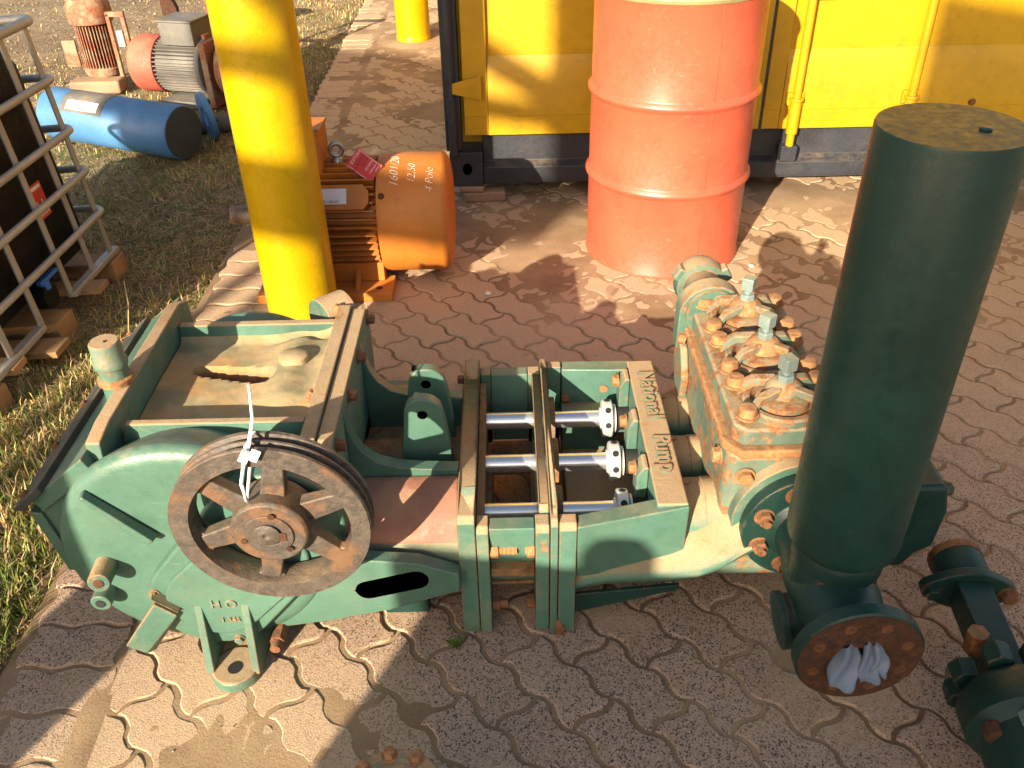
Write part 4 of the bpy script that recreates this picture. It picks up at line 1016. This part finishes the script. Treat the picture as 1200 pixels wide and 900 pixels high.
eb_ = G().lathe([(.022, 0), (.020, .012), (.012, .02)], (-.612, MY, .438), (0, 0, 1), 24).out('eye_bolt', 'steel', mot)
G().ring([(.022+.0085*math.cos(t), .0085*math.sin(t)) for t in [2*PI*k/12 for k in range(12)]], (-.612, MY, .482), (.25, -1, 0), 28).out('eye_ring', 'steel', eb_)
def on_fan(x0, phi0, scale=1.0):     # writing wrapped on the fan cover, reading along the axis turned upright
    def f(a, b, c):
        ph = phi0 + a/ R
        return (x0 - b, MY - (R+.0006+c)*math.cos(ph), MZ + (R+.0006+c)*math.sin(ph))
    return f
for tx, sz, x0, ph in (('1601/20', .046, -.385, .80), ('12,50', .040, -.325, .86), ('4 Pole', .040, -.262, .70)):
    text_mesh(tx, sz, .0003, 'chalk', 'chalk_writing', fc, on_fan(x0, ph), shear=.35, bold=-.0011)
def red_tag():
    MAT['tag_red'] = plain('red_card', (.62, .035, .05), .45, var=.05); MAT['tag_ink'] = plain('white_ink', (.82, .74, .74), .6); MAT['tag_dark'] = plain('dark_red_ink', (.22, .01, .02), .6)
    o0 = Vector((-.503, MY-.085, .452)); M = Matrix.Translation(o0) @ Matrix.Rotation(math.radians(-14), 4, 'X') @ Matrix.Rotation(math.radians(38), 4, 'Y')
    t = thing('warning_tag', 'red printed warning card tied to the orange motor', 'tag', o0)
    P = lambda *a: Vector(a)
    G().box(-.052, .052, -.001, .001, -.038, .038, M).out('card', 'tag_red', t)
    G().box(-.047, .047, -.0016, -.0011, .0335, .0350, M).out('border_line', 'tag_ink', t); G().box(-.047, .047, -.0016, -.0011, -.0350, -.0335, M).out('border_line', 'tag_ink', t)
    R90 = Matrix.Rotation(math.radians(90), 4, 'Y')
    for tx, sz, x, z, m in (('NOTICE', .015, -.048, .031, 'tag_ink'), ('MOTOR NOT', .0135, -.028, .032, 'tag_dark'), ('FILLED', .0135, -.013, .032, 'tag_dark'), ('WITH OIL', .010, .004, .032, 'tag_ink'), ('check before', .008, .020, .030, 'tag_ink'), ('starting', .008, .032, .030, 'tag_ink')):
        text_mesh(tx, sz, .0002, m, 'card_print', t, lambda a, b, c, x=x, z=z: tuple(M @ Vector((x - b + .012, -.0016 - c, z - a))))
    G().tube([M @ Vector((.0, 0, -.038)), o0 + Vector((-.03, .0, -.045)), Vector((-.612, MY, .46))], .0012, 6).out('wire', 'steel', t)
red_tag()

# ------------------------------------------------------------------ caged tank on a pallet (left edge)
MAT['black_plastic'] = painted('black_tank_plastic', (.006, .006, .006), rust=0, dust=.04, spec=.2, rough=.55, var=.3, bump=.05, dustcol=(.16, .11, .06))
MAT['galv'] = painted('galvanised_tube', (.40, .385, .36), rust=.05, dust=.30, rough=.45, metal=.35, var=.12)
MAT['wood'] = painted('weathered_pallet_wood', (.34, .19, .085), rust=0, dust=.5, rough=.9, var=.35)
MAT['valve_blue'] = plain('blue_plastic', (.02, .13, .50), .4); MAT['label_red'] = plain('red_label', (.62, .06, .025), .5); MAT['label_white'] = plain('white_label', (.72, .71, .68), .6)
ibc = bpy.data.objects.new('caged_tank', None); COL.objects.link(ibc)
tag(ibc, 'black plastic bulk tank in a grey tube cage on a wooden pallet', 'tank')
def L(q, name, mat, parent=None, **kw): return q.out(name, mat, parent or ibc, origin=(0, 0, 0), **kw)
# local frame: x = 0 is the front (towards +x), y from 0 (far) to -1 (near), z up
q = G(); sec = []
def rr(x0, x1, y0, y1, r, z, n=5):
    p = []
    for cx, cy, a0 in ((x1-r, y1-r, 0), (x0+r, y1-r, 90), (x0+r, y0+r, 180), (x1-r, y0+r, 270)):
        for k in range(n+1): a = math.radians(a0+90*k/n); p.append(Vector((cx+r*math.cos(a), cy+r*math.sin(a), z)))
    return p
q.loft([rr(-.98, -.05, -.96, -.04, .10, .14), rr(-.99, -.035, -.975, -.025, .12, .19), rr(-.99, -.035, -.975, -.025, .12, .80), rr(-.96, -.06, -.95, -.05, .14, .885), rr(-.86, -.16, -.85, -.15, .14, .92)])
bt = L(q, 'bottle', 'black_plastic', sharp=50)
for j, (x, yc, z0, z1) in enumerate(((-.031, -.50, .52, .60),)): pass
q = G(); q.box(-.034, -.0325, -.335, -.250, .335, .455); lb = L(q, 'hazard_label', 'label_red', bt)
for k in range(5): q = G(); q.box(-.0328, -.0318, -.330 + .016*k, -.322 + .016*k, .345, .385 + .012*(k % 2)); L(q, 'label_stripe', 'label_white', lb)
q = G(); q.box(-.0328, -.0318, -.328, -.258, .435, .447); L(q, 'label_stripe', 'label_white', lb)
for k, z in enumerate((.235, .395, .55, .73)):
    P = rr(-1.05, .012, -1.012, .012, .05, z, 4); q = G(); q.tube(P, .0135, 10, close=True); L(q, 'cage_rail', 'galv')
q = G(); q.tube(rr(-1.05, .012, -1.012, .012, .05, .925, 4), .017, 10, close=True); L(q, 'top_rail', 'galv')
for yv in (-.04, -.20, -.38, -.60, -.80, -.97):
    q = G(); q.box(-.007, .003, yv-.014, yv+.014, .075, .92); L(q, 'cage_upright', 'galv', bevel=.004)
for xv in (-.2, -.45, -.7): q = G(); q.box(xv-.011, xv+.011, .0, .008, .075, .92); L(q, 'cage_upright', 'galv', bevel=.004)
for (a, b) in ((-.38, .0), (-1.01, -.60)):
    q = G(); q.box(-.02, .016, a, b, .058, .082); L(q, 'base_rail', 'galv', bevel=.006)
for (x0, x1, y0, y1, z0, z1) in ((-1.03, .02, -.10, .01, -.075, .05), (-1.03, .02, -.56, -.44, -.075, .05), (-1.03, .02, -1.01, -.90, -.075, .05)):
    q = G(); q.box(x0, x1, y0, y1, z0, z1); L(q, 'pallet_runner', 'wood', bevel=.006)
for k, (y0, y1) in enumerate(((-.34, -.26), (-.72, -.62), (-.86, -.78))):
    q = G(); q.box(-1.0, .03 + .05*(k == 0) + .06*(k == 1), y0, y1, .045 - .03*k*(k == 1), .068 - .03*k*(k == 1)); L(q, 'pallet_board', 'wood', bevel=.003)
q = G(); q.cyl((-.06, -.50, .135), (.01, -.50, .135), .045, n=20); v_ = L(q, 'outlet_valve', 'black_plastic', bevel=.004)
q = G(); q.box(-.01, .012, -.53, -.41, .185, .20, Matrix.Rotation(.0, 4, 'X')); q.cyl((0, -.5, .16), (0, -.5, .19), .018, n=14); L(q, 'valve_handle', 'valve_blue', v_, bevel=.004)
ibc.location = (-1.545, 3.17, .0); ibc.rotation_euler = (0, math.radians(-4.2), math.radians(-3.0))

# ------------------------------------------------------------------ machines on the soil, far left
MAT['blue'] = painted('blue_paint', (.055, .18, .39), rust=.06, dust=.35, rough=.42, var=.15, dustcol=(.30, .28, .25))
MAT['motor_red'] = painted('faded_red_paint', (.46, .095, .060), rust=.18, dust=.35, rough=.6)
MAT['motor_grey'] = painted('grey_motor_paint', (.125, .12, .11), rust=.10, dust=.38, rough=.6)
MAT['rust_red'] = rusty('rusty_red_casting', (.20, .06, .03), (.36, .15, .085), (.30, .20, .13), .35)
A = Vector((-1.640, 4.42, .105)); Bv = Vector((-2.62, 4.86, .115)); d_ = (Bv-A).normalized()
bc = thing('blue_cylinder', 'blue steel cylinder with a stuck label lying on the dry grass', 'cylinder', (-2.1, 4.6, 0))
G().lathe([(.10, -.001), (.132, 0), (.135, .004), (.135, .86), (.13, .865)], A, d_, 56).out('tube', 'blue', bc, sharp=40)
G().lathe([(.129, -.004), (.129, -.0012), (0, -.0012)][::-1], A, d_, 48).out('end_plate', painted('dark_blue_end_plate', (.035, .050, .068), rust=.05, dust=.3, rough=.5), bc)
q = G(); up = Vector((0, 0, 1)); sd = d_.cross(up).normalized()
pts = []
for j in range(9):
    a = math.radians(30 + 75*j/8)
    for t_ in (.42, .70): pts.append(A + d_*t_ + (sd*math.cos(a)*-1 + up*math.sin(a))*.1365 if False else A + d_*t_ + (up*math.sin(a) - sd*math.cos(a))*.1372)
q.add(pts, [(2*j, 2*j+1, 2*j+3, 2*j+2) for j in range(8)]); lb = q.out('label_sheet', 'motor_grey', bc)
q = G(); pts = []
for j in range(4):
    a = math.radians(36 + 22*j/3)
    for t_ in (.45, .66): pts.append(A + d_*t_ + (up*math.sin(a) - sd*math.cos(a))*.1385)
q.add(pts, [(2*j, 2*j+1, 2*j+3, 2*j+2) for j in range(3)]); q.out('label_print', 'label_white', lb)
fl = Vector((-1.60, 4.66, .11))
G().ring([(.05, 0), (.125, 0), (.125, .03), (.05, .03)], fl, (.85, .5, .12), 40).out('side_flange', 'blue', bc, bevel=.004)
for k in range(6):
    a = k*PI/3; R_ = rotz((.85, .5, .12)); G().hexbolt(fl + R_ @ Vector((.10*math.cos(a), .10*math.sin(a), .031)), (.85, .5, .12), .012, .012).out('flange_bolt', 'gasket', bc)
# grey pipe on the grass
o = G().cyl((-1.72, 4.80, .02), (-1.10, 4.90, .02), .05, n=28).out('grey_pipe', 'motor_grey', origin=(-1.4, 4.85, 0), bevel=.004); tag(o, 'short grey pipe lying on grass behind the yellow post', 'pipe')
# upright rusty motor
vm = thing('rusty_motor', 'rust red finned motor standing upright on the bare soil', 'motor', (-2.56, 5.80, 0)); c0 = vm.location; UA_ = Vector((.04, .0, 1))
G().lathe([(.118, .355), (.128, .36), (.132, .40), (.130, .46), (.105, .50), (.04, .515), (0, .516)], c0, (0, 0, 1), 40).out('fan_cowl', 'rust_red', vm)
G().lathe([(.088, .08), (.088, .36)], c0, (0, 0, 1), 36).out('stator_body', 'rust_dark', vm)
for k in range(36):
    M = Matrix.Translation(c0) @ Matrix.Rotation(k*PI/18, 4, 'Z'); G().box(.085, .112, -.0026, .0026, .10, .35, M).out('cooling_fin', 'rust_red', vm)
G().lathe([(.07, .02), (.11, .05), (.115, .09), (.09, .11)], c0, (0, 0, 1), 36).out('end_shield', 'rust_red', vm)
for (x0, x1, y0, y1, z0, z1) in ((-.20, -.115, -.06, -.04, .10, .26), (.13, .155, -.10, -.07, .02, .42), (.22, .245, -.10, -.07, .02, .40)):
    G().box(c0.x+x0, c0.x+x1, c0.y+y0, c0.y+y1, z0, z1).out('mounting_bracket', 'rust_red', vm, bevel=.006)
G().box(c0.x+.13, c0.x+.245, c0.y-.10, c0.y-.07, .40, .43).out('mounting_bracket', 'rust_red', vm, bevel=.006)
G().box(c0.x+.165, c0.x+.21, c0.y-.09, c0.y-.06, .22, .32).out('terminal_box', 'galv', vm, bevel=.008)
o = G().box(-2.72, -2.40, 5.58, 5.72, -.03, .05).out('concrete_slab', 'brick', bevel=.02, seg=3, origin=(-2.56, 5.65, 0)); tag(o, 'low pale concrete slab lying on soil by the rusty motor', 'slab')
# red and grey motor
rm = thing('grey_motor', 'grey finned motor with a faded red fan cover on the soil', 'motor', (-1.97, 5.35, 0)); c0 = Vector((-1.95, 5.36, .205))
dx = Vector((1, -.28, 0)).normalized(); sdv = Vector((.28, 1, 0)).normalized()
G().lathe([(.03, -.225), (.12, -.22), (.155, -.205), (.162, -.18), (.162, -.05), (.158, -.045)], c0, dx, 44).out('fan_cover', 'motor_red', rm, sharp=45)
G().lathe([(.128, -.06), (.128, .24)], c0, dx, 40).out('stator_body', 'motor_grey', rm)
Rm = rotz(dx)
for k in range(40):
    M = Matrix.Translation(c0) @ Rm.to_4x4() @ Matrix.Rotation(k*PI/20, 4, 'Z'); G().box(.125, .152, -.0028, .0028, -.045, .225, M).out('cooling_fin', 'motor_grey', rm)
G().lathe([(.155, .228), (.160, .24), (.160, .262), (.12, .275)], c0, dx, 40).out('end_shield', 'motor_grey', rm)
Mb = Matrix.Translation(c0) @ Matrix.Rotation(math.atan2(dx.y, dx.x), 4, 'Z')
G().box(.02, .23, -.10, .10, .13, .255, Mb).out('terminal_box', 'motor_grey', rm, bevel=.006)
G().box(.01, .24, -.11, .11, .256, .268, Mb).out('box_lid', 'motor_grey', rm, bevel=.004)
G().box(-.03, .25, -.17, .17, -.205, -.165, Mb).out('foot', 'motor_grey', rm, bevel=.005)
q = G(); q.box(.225, .26, -.03, .03, .13, .18, Mb); q.out('cable_gland', 'rust_red', rm, bevel=.004)
# rusty coupling and bracket beside it
rc = thing('rusty_pump_casing', 'rust red round pump casing partly hidden behind the yellow post', 'pump casing', (-1.60, 5.3, 0)); c1 = c0 + dx*.36
G().box(.275, .315, -.14, .14, -.20, .16, Mb).out('guard_plate', 'rust_red', rc, bevel=.004)
G().lathe([(.05, 0), (.16, .0), (.17, .02), (.17, .05), (.15, .07), (.17, .09), (.17, .12), (.05, .13)], c1, dx, 40).out('volute', 'rust_red', rc, sharp=40)
fr = thing("angle_stand", "rusty welded angle stand behind the grey motor", "stand", (-1.70, 5.9, 0))
for (x0, x1, y0, y1, z0, z1) in ((-1.90, -1.87, 5.98, 6.01, 0, .55), (-1.62, -1.59, 5.98, 6.01, 0, .55), (-1.90, -1.59, 5.98, 6.01, .55, .58), (-1.90, -1.59, 5.98, 6.01, .30, .33), (-1.75, -1.66, 5.93, 5.975, .20, .45)):
    G().box(x0, x1, y0, y1, z0, z1).out('frame_bar', 'rust', fr, bevel=.003)
for i, (x, y, sx, sy, sz, nm, lab, m) in enumerate(((-2.33, 6.55, .05, .28, .40, 'steel_offcut', 'dark rusty steel offcut standing behind the upright motor', 'rust_dark'), (-2.20, 6.9, .55, .05, .03, 'steel_bar', 'thin rusty bar lying on the soil at the far back', 'rust'), (-1.95, 7.5, .26, .22, .12, 'plastic_tub', 'pale plastic tub at the top edge beyond the motors', 'label_white'))):
    M = Matrix.Translation((x, y, -.01)) @ Matrix.Rotation(.12, 4, 'Z')
    q = G()
    if nm == 'plastic_tub': q.lathe([(.12, 0), (.15, .12), (.16, .125), (.155, .135), (.13, .13), (0, .05)], (x, y, -.01), (0, 0, 1), 32)
    elif nm == 'steel_offcut': q.prism([(x-sx, 0), (x+sx, 0), (x+sx*1.2, sz*.7), (x+sx*.2, sz), (x-sx*.9, sz*.9)], 'y', y-.03, y+.03)
    else: q.box(-sx/2, sx/2, -sy/2, sy/2, 0, sz, M)
    o = q.out(nm, m, origin=(x, y, 0), bevel=.004); tag(o, lab, nm.split('_')[1])

# ------------------------------------------------------------------ loose green fittings at the lower right and bottom edge
vf = thing('pipe_fitting', 'dark green flanged pipe fitting with square tube at the right edge', 'fitting', (.95, 1.12, 0))
AX = Vector((-.10, -1, -.03)).normalized(); P0 = Vector((.952, 1.275, .150))
rt = AX.cross(Vector((0, 0, 1))).normalized(); ut = rt.cross(AX).normalized()
G().lathe([(.048, -.075), (.054, -.070), (.055, -.015), (.05, 0)], P0, AX, 36).out('union_cap', 'green_dark', vf, bevel=.003)
G().lathe([(.056, -.078), (.056, -.060), (.05, -.060)], P0, AX, 36).out('cap_ring', 'rust', vf)
q = G(); ol = []
for a in range(0, 360, 12):
    c, s_ = math.cos(math.radians(a)), math.sin(math.radians(a)); w = .098*abs(c)**.9*(1 if c > 0 else -1); h = .058*s_*(1 - .35*abs(c)); ol.append(P0 + rt*w + ut*h)
q.loft([[p + AX*.0 for p in ol], [p + AX*.022 for p in ol]]); q.out('oval_flange', 'green_dark', vf, bevel=.003)
for s_ in (-1, 1):
    bolt('flange_bolt', 'rust' if s_ < 0 else 'green_dark', vf, P0 + rt*.077*s_ + AX*.022, AX, .016, .016); 
q = G(); hw = .034
q.loft([[P0 + AX*t + rt*x*hw + ut*z*hw for x, z in ((-1, -1), (1, -1), (1, 1), (-1, 1))] for t in (.022, .24)]); q.out('square_tube', 'green_dark', vf, bevel=.004)
P1 = P0 + AX*.255
G().lathe([(.05, 0), (.095, .012), (.105, .03), (.105, .085), (.09, .11), (.09, .22)], P1, AX, 40).out('valve_body', 'green_dark', vf, bevel=.003, sharp=30)
for k, a in enumerate((15, 62, 108, 155, 205, 335)):
    off = rt*math.cos(math.radians(a))*.088 + ut*math.sin(math.radians(a))*.088
    G().lathe([(.027, -.008), (.027, .030), (.024, .034)], P1 + off + AX*.0, -AX, 6, .3*k).out('hex_nut', 'green_dark', vf, bevel=.003)
for k, a in enumerate((70, 118, 25)):
    off = rt*math.cos(math.radians(a))*.100 + ut*math.sin(math.radians(a))*.100
    G().lathe([(.020, 0), (.020, .024), (.017, .028)], P1 + off*.86 + AX*.105, AX, 6, .2*k).out('hex_nut', 'stud' if k == 0 else 'rust_dark', vf, bevel=.002)
q = G(); q.cyl(P0 + AX*.185 + rt*.050 + ut*.02, P0 + AX*.185 + rt*.055 + ut*.075, .021, n=6); q.out('brass_plug', 'rust', vf, bevel=.003)
bf = thing('loose_flange', 'green flange with a rusty bolt peeping in at the bottom edge', 'flange', (-.212, .825, 0))
G().lathe([(.03, 0), (.062, .0), (.062, .15), (.082, .155), (.088, .165), (.088, .190), (.084, .196), (.066, .198), (.062, .190), (0, .190)], (-.212, .807, .0), (0, 0, 1), 48).out('disc', 'green_worn', bf, sharp=30)
for a in (100, 62, 140, 20, 190, 240, 300): bolt('flange_bolt', 'rust_orange', bf, (-.212+.073*math.cos(math.radians(a)), .807+.073*math.sin(math.radians(a)), .196), (0, 0, 1), .011, .012)

# small litter
for i, (x, y, lab) in enumerate(((.93, 3.02, 'small pale washer on the paving right of the drum in shade'), (.80, 2.52, 'tiny white bottle cap nearest the fluid end'), (-.08, 2.85, 'small white bottle cap beside the orange motor'))):
    o = G().lathe([(.004, 0), (.011, 0), (.0115, .005), (.009, .0065), (.004, .0055)], (x, y, .004), (.15, .1, 1), 18).out('bottle_cap', 'label_white', origin=(x, y, .004)); tag(o, lab, 'litter')
q = G(); q.tube([(-1.40, 2.85, .09), (-1.36, 2.75, .05), (-1.30, 2.55, .012), (-1.22, 2.38, .015), (-1.10, 2.30, .01)], .0022, 6); o = q.out('straw_stalk', plain('straw', (.52, .42, .22), .9), origin=(-1.25, 2.55, 0)); tag(o, 'long bent straw stalk leaning from the tank cage to the grass', 'straw')

# ------------------------------------------------------------------ unseen shapes added behind the camera to cast shade on the yard
def su(u, s, z=0.0): return Vector((u*math.cos(AZ) - s*math.sin(AZ), -u*math.sin(AZ) - s*math.cos(AZ), z))
TE = math.tan(EL); MS = Matrix.Rotation(-AZ, 4, 'Z')
def sbox(q, u0, u1, s0, s1, z0, z1): q.box(u0, u1, -s1, -s0, z0, z1, MS)
MAT['shade_block'] = plain('pale_shade_sheet', (.5, .48, .44), .7)
sh_ = thing('shade_block', 'tall unseen block added behind the camera to cast shade', 'shade_block', su(.8, 7.5, 0))  # added out of view, blocks the sun from the right side and door
q = G(); sbox(q, -.09, 1.7, 6.0, 9.0, 0, 2.36 + 6.0*TE); q.out('wall', 'shade_block', sh_)
q = G(); sbox(q, -.11, 1.72, 5.95, 9.05, 2.36 + 6.0*TE, 2.40 + 6.0*TE); q.out('shade_top', 'navy', sh_)
rk = thing('shade_bars', 'unseen bars and board added behind the camera for banded shade', 'shade_frame', su(-2.1, 5.0, 0))  # added sun blocker, bars and board shaped to the wanted shade bands
s0 = 5.0
for uu in (-2.30, -2.14): q = G(); sbox(q, uu, uu+.08, s0-.05, s0+.15, 0, 2.4 + s0*TE); q.out('upright', 'yellow_post', rk)
for v0, v1 in ((1.14, 1.40), (1.64, 1.74)):
    n_ = max(1, int((v1-v0)/.095)); r_ = (v1-v0)/n_/2
    for k in range(n_):
        zc = v0 + (2*k+1)*r_ + s0*TE; q = G(); q.cyl(su(-2.35, s0+.02, zc), su(-1.36, s0+.02, zc), r_*1.04, n=20); q.out('shade_bar', 'motor_grey', rk)
q = G(); q.cyl(su(-2.25, s0+.02, 2.17 + s0*TE), su(-1.45, s0+.02, 1.76 + s0*TE), .06, n=20); q.out('shade_bar', 'motor_grey', rk)
q = G(); sbox(q, -1.50, -1.20, s0-.09, s0-.055, 1.27 + s0*TE, 2.4 + s0*TE); q.out('shade_board', 'shade_block', rk)  # panel added to keep sun off the ground left of the drum
bo = thing('shade_post', 'unseen thick post added behind the camera to block sun', 'shade_post', su(-1.47, 1.2, 0))  # added unseen, casts the low shade strip over kerb and crankcase corner
q = G(); q.lathe([(.125, 0), (.125, .80 + 1.2*TE), (.10, .83 + 1.2*TE), (0, .84 + 1.2*TE)], su(-1.46, 1.2, 0), (0, 0, 1), 32); q.out('shaft', 'shade_block', bo)
ro = thing('shade_slab', 'unseen raised slab added behind the camera to shade the path', 'shade_top', su(-3.1, 5.0, 0))  # added unseen slab that puts the far path in shade
q = G(); sbox(q, -3.9, -2.3, 4.4, 5.8, 3.6, 3.72); q.out('slab', 'shade_block', ro)
for uu in (-3.7, -2.5): q = G(); q.cyl(su(uu, 5.5, 0), su(uu, 5.5, 3.6), .05); q.out('prop', 'navy', ro)
cr = thing('shade_box', 'unseen low box added behind the camera to shade the foreground', 'shade_box', su(-.4, 1.7, 0)); s0 = 1.5  # added sun blocker, its top sets the shade edge across the foreground
q = G(); sbox(q, -.80, .05, s0, s0+.5, .0, .675 + s0*TE); q.out('box', 'wood', cr, bevel=.01)
q = G(); q.lathe([(.075, 0), (.07, .05), (.05, .085), (.0, .10)], su(-.39, s0+.2, .660 + (s0+.2)*TE), (0, 0, 1), 20); q.out('shade_hump', 'navy', cr)  # dome added for the rounded bump in that shade edge

# ------------------------------------------------------------------ small weeds in the joints
def weed(x, y, n, h, label):
    rng = np.random.RandomState(int(abs(x*100+y*10))); V = []; F = []; C = []
    for k in range(n):
        a = rng.rand()*2*PI; l = h*(.6+.8*rng.rand()); w = .0016; e = .4+.9*rng.rand(); b = len(V); ox, oy = rng.randn(2)*.008
        px, py = -math.sin(a)*w, math.cos(a)*w; dx, dy = math.cos(a)*l*e, math.sin(a)*l*e
        V += [(ox-px, oy-py, -.004), (ox+px, oy+py, -.004), (ox+dx*.5+px*1.3, oy+dy*.5+py*1.3, l*.7), (ox+dx*.5-px*1.3, oy+dy*.5-py*1.3, l*.7), (ox+dx, oy+dy, l*.8)]
        F += [(b, b+1, b+2, b+3), (b+3, b+2, b+4)]; C += [(.07+.05*rng.rand(), .13+.08*rng.rand(), .03)]*5
    me = bpy.data.meshes.new('weed'); me.from_pydata(V, [], F); at = me.color_attributes.new('Col', 'FLOAT_COLOR', 'POINT')
    at.data.foreach_set('color', np.c_[np.array(C), np.ones(len(C))].astype(np.float32).ravel()); me.materials.append(MAT['grass'])
    o = bpy.data.objects.new('weed', me); COL.objects.link(o); o.location = (x, y, 0); tag(o, label, 'weed')
weed(-.135, 1.265, 26, .016, 'tiny green weed in a joint below the pump flange plates')
weed(-.55, 2.62, 22, .014, 'tiny green weed in a joint in front of the orange motor')
weed(1.95, 2.60, 20, .014, 'tiny green weed in the paving right of the tall cylinder')
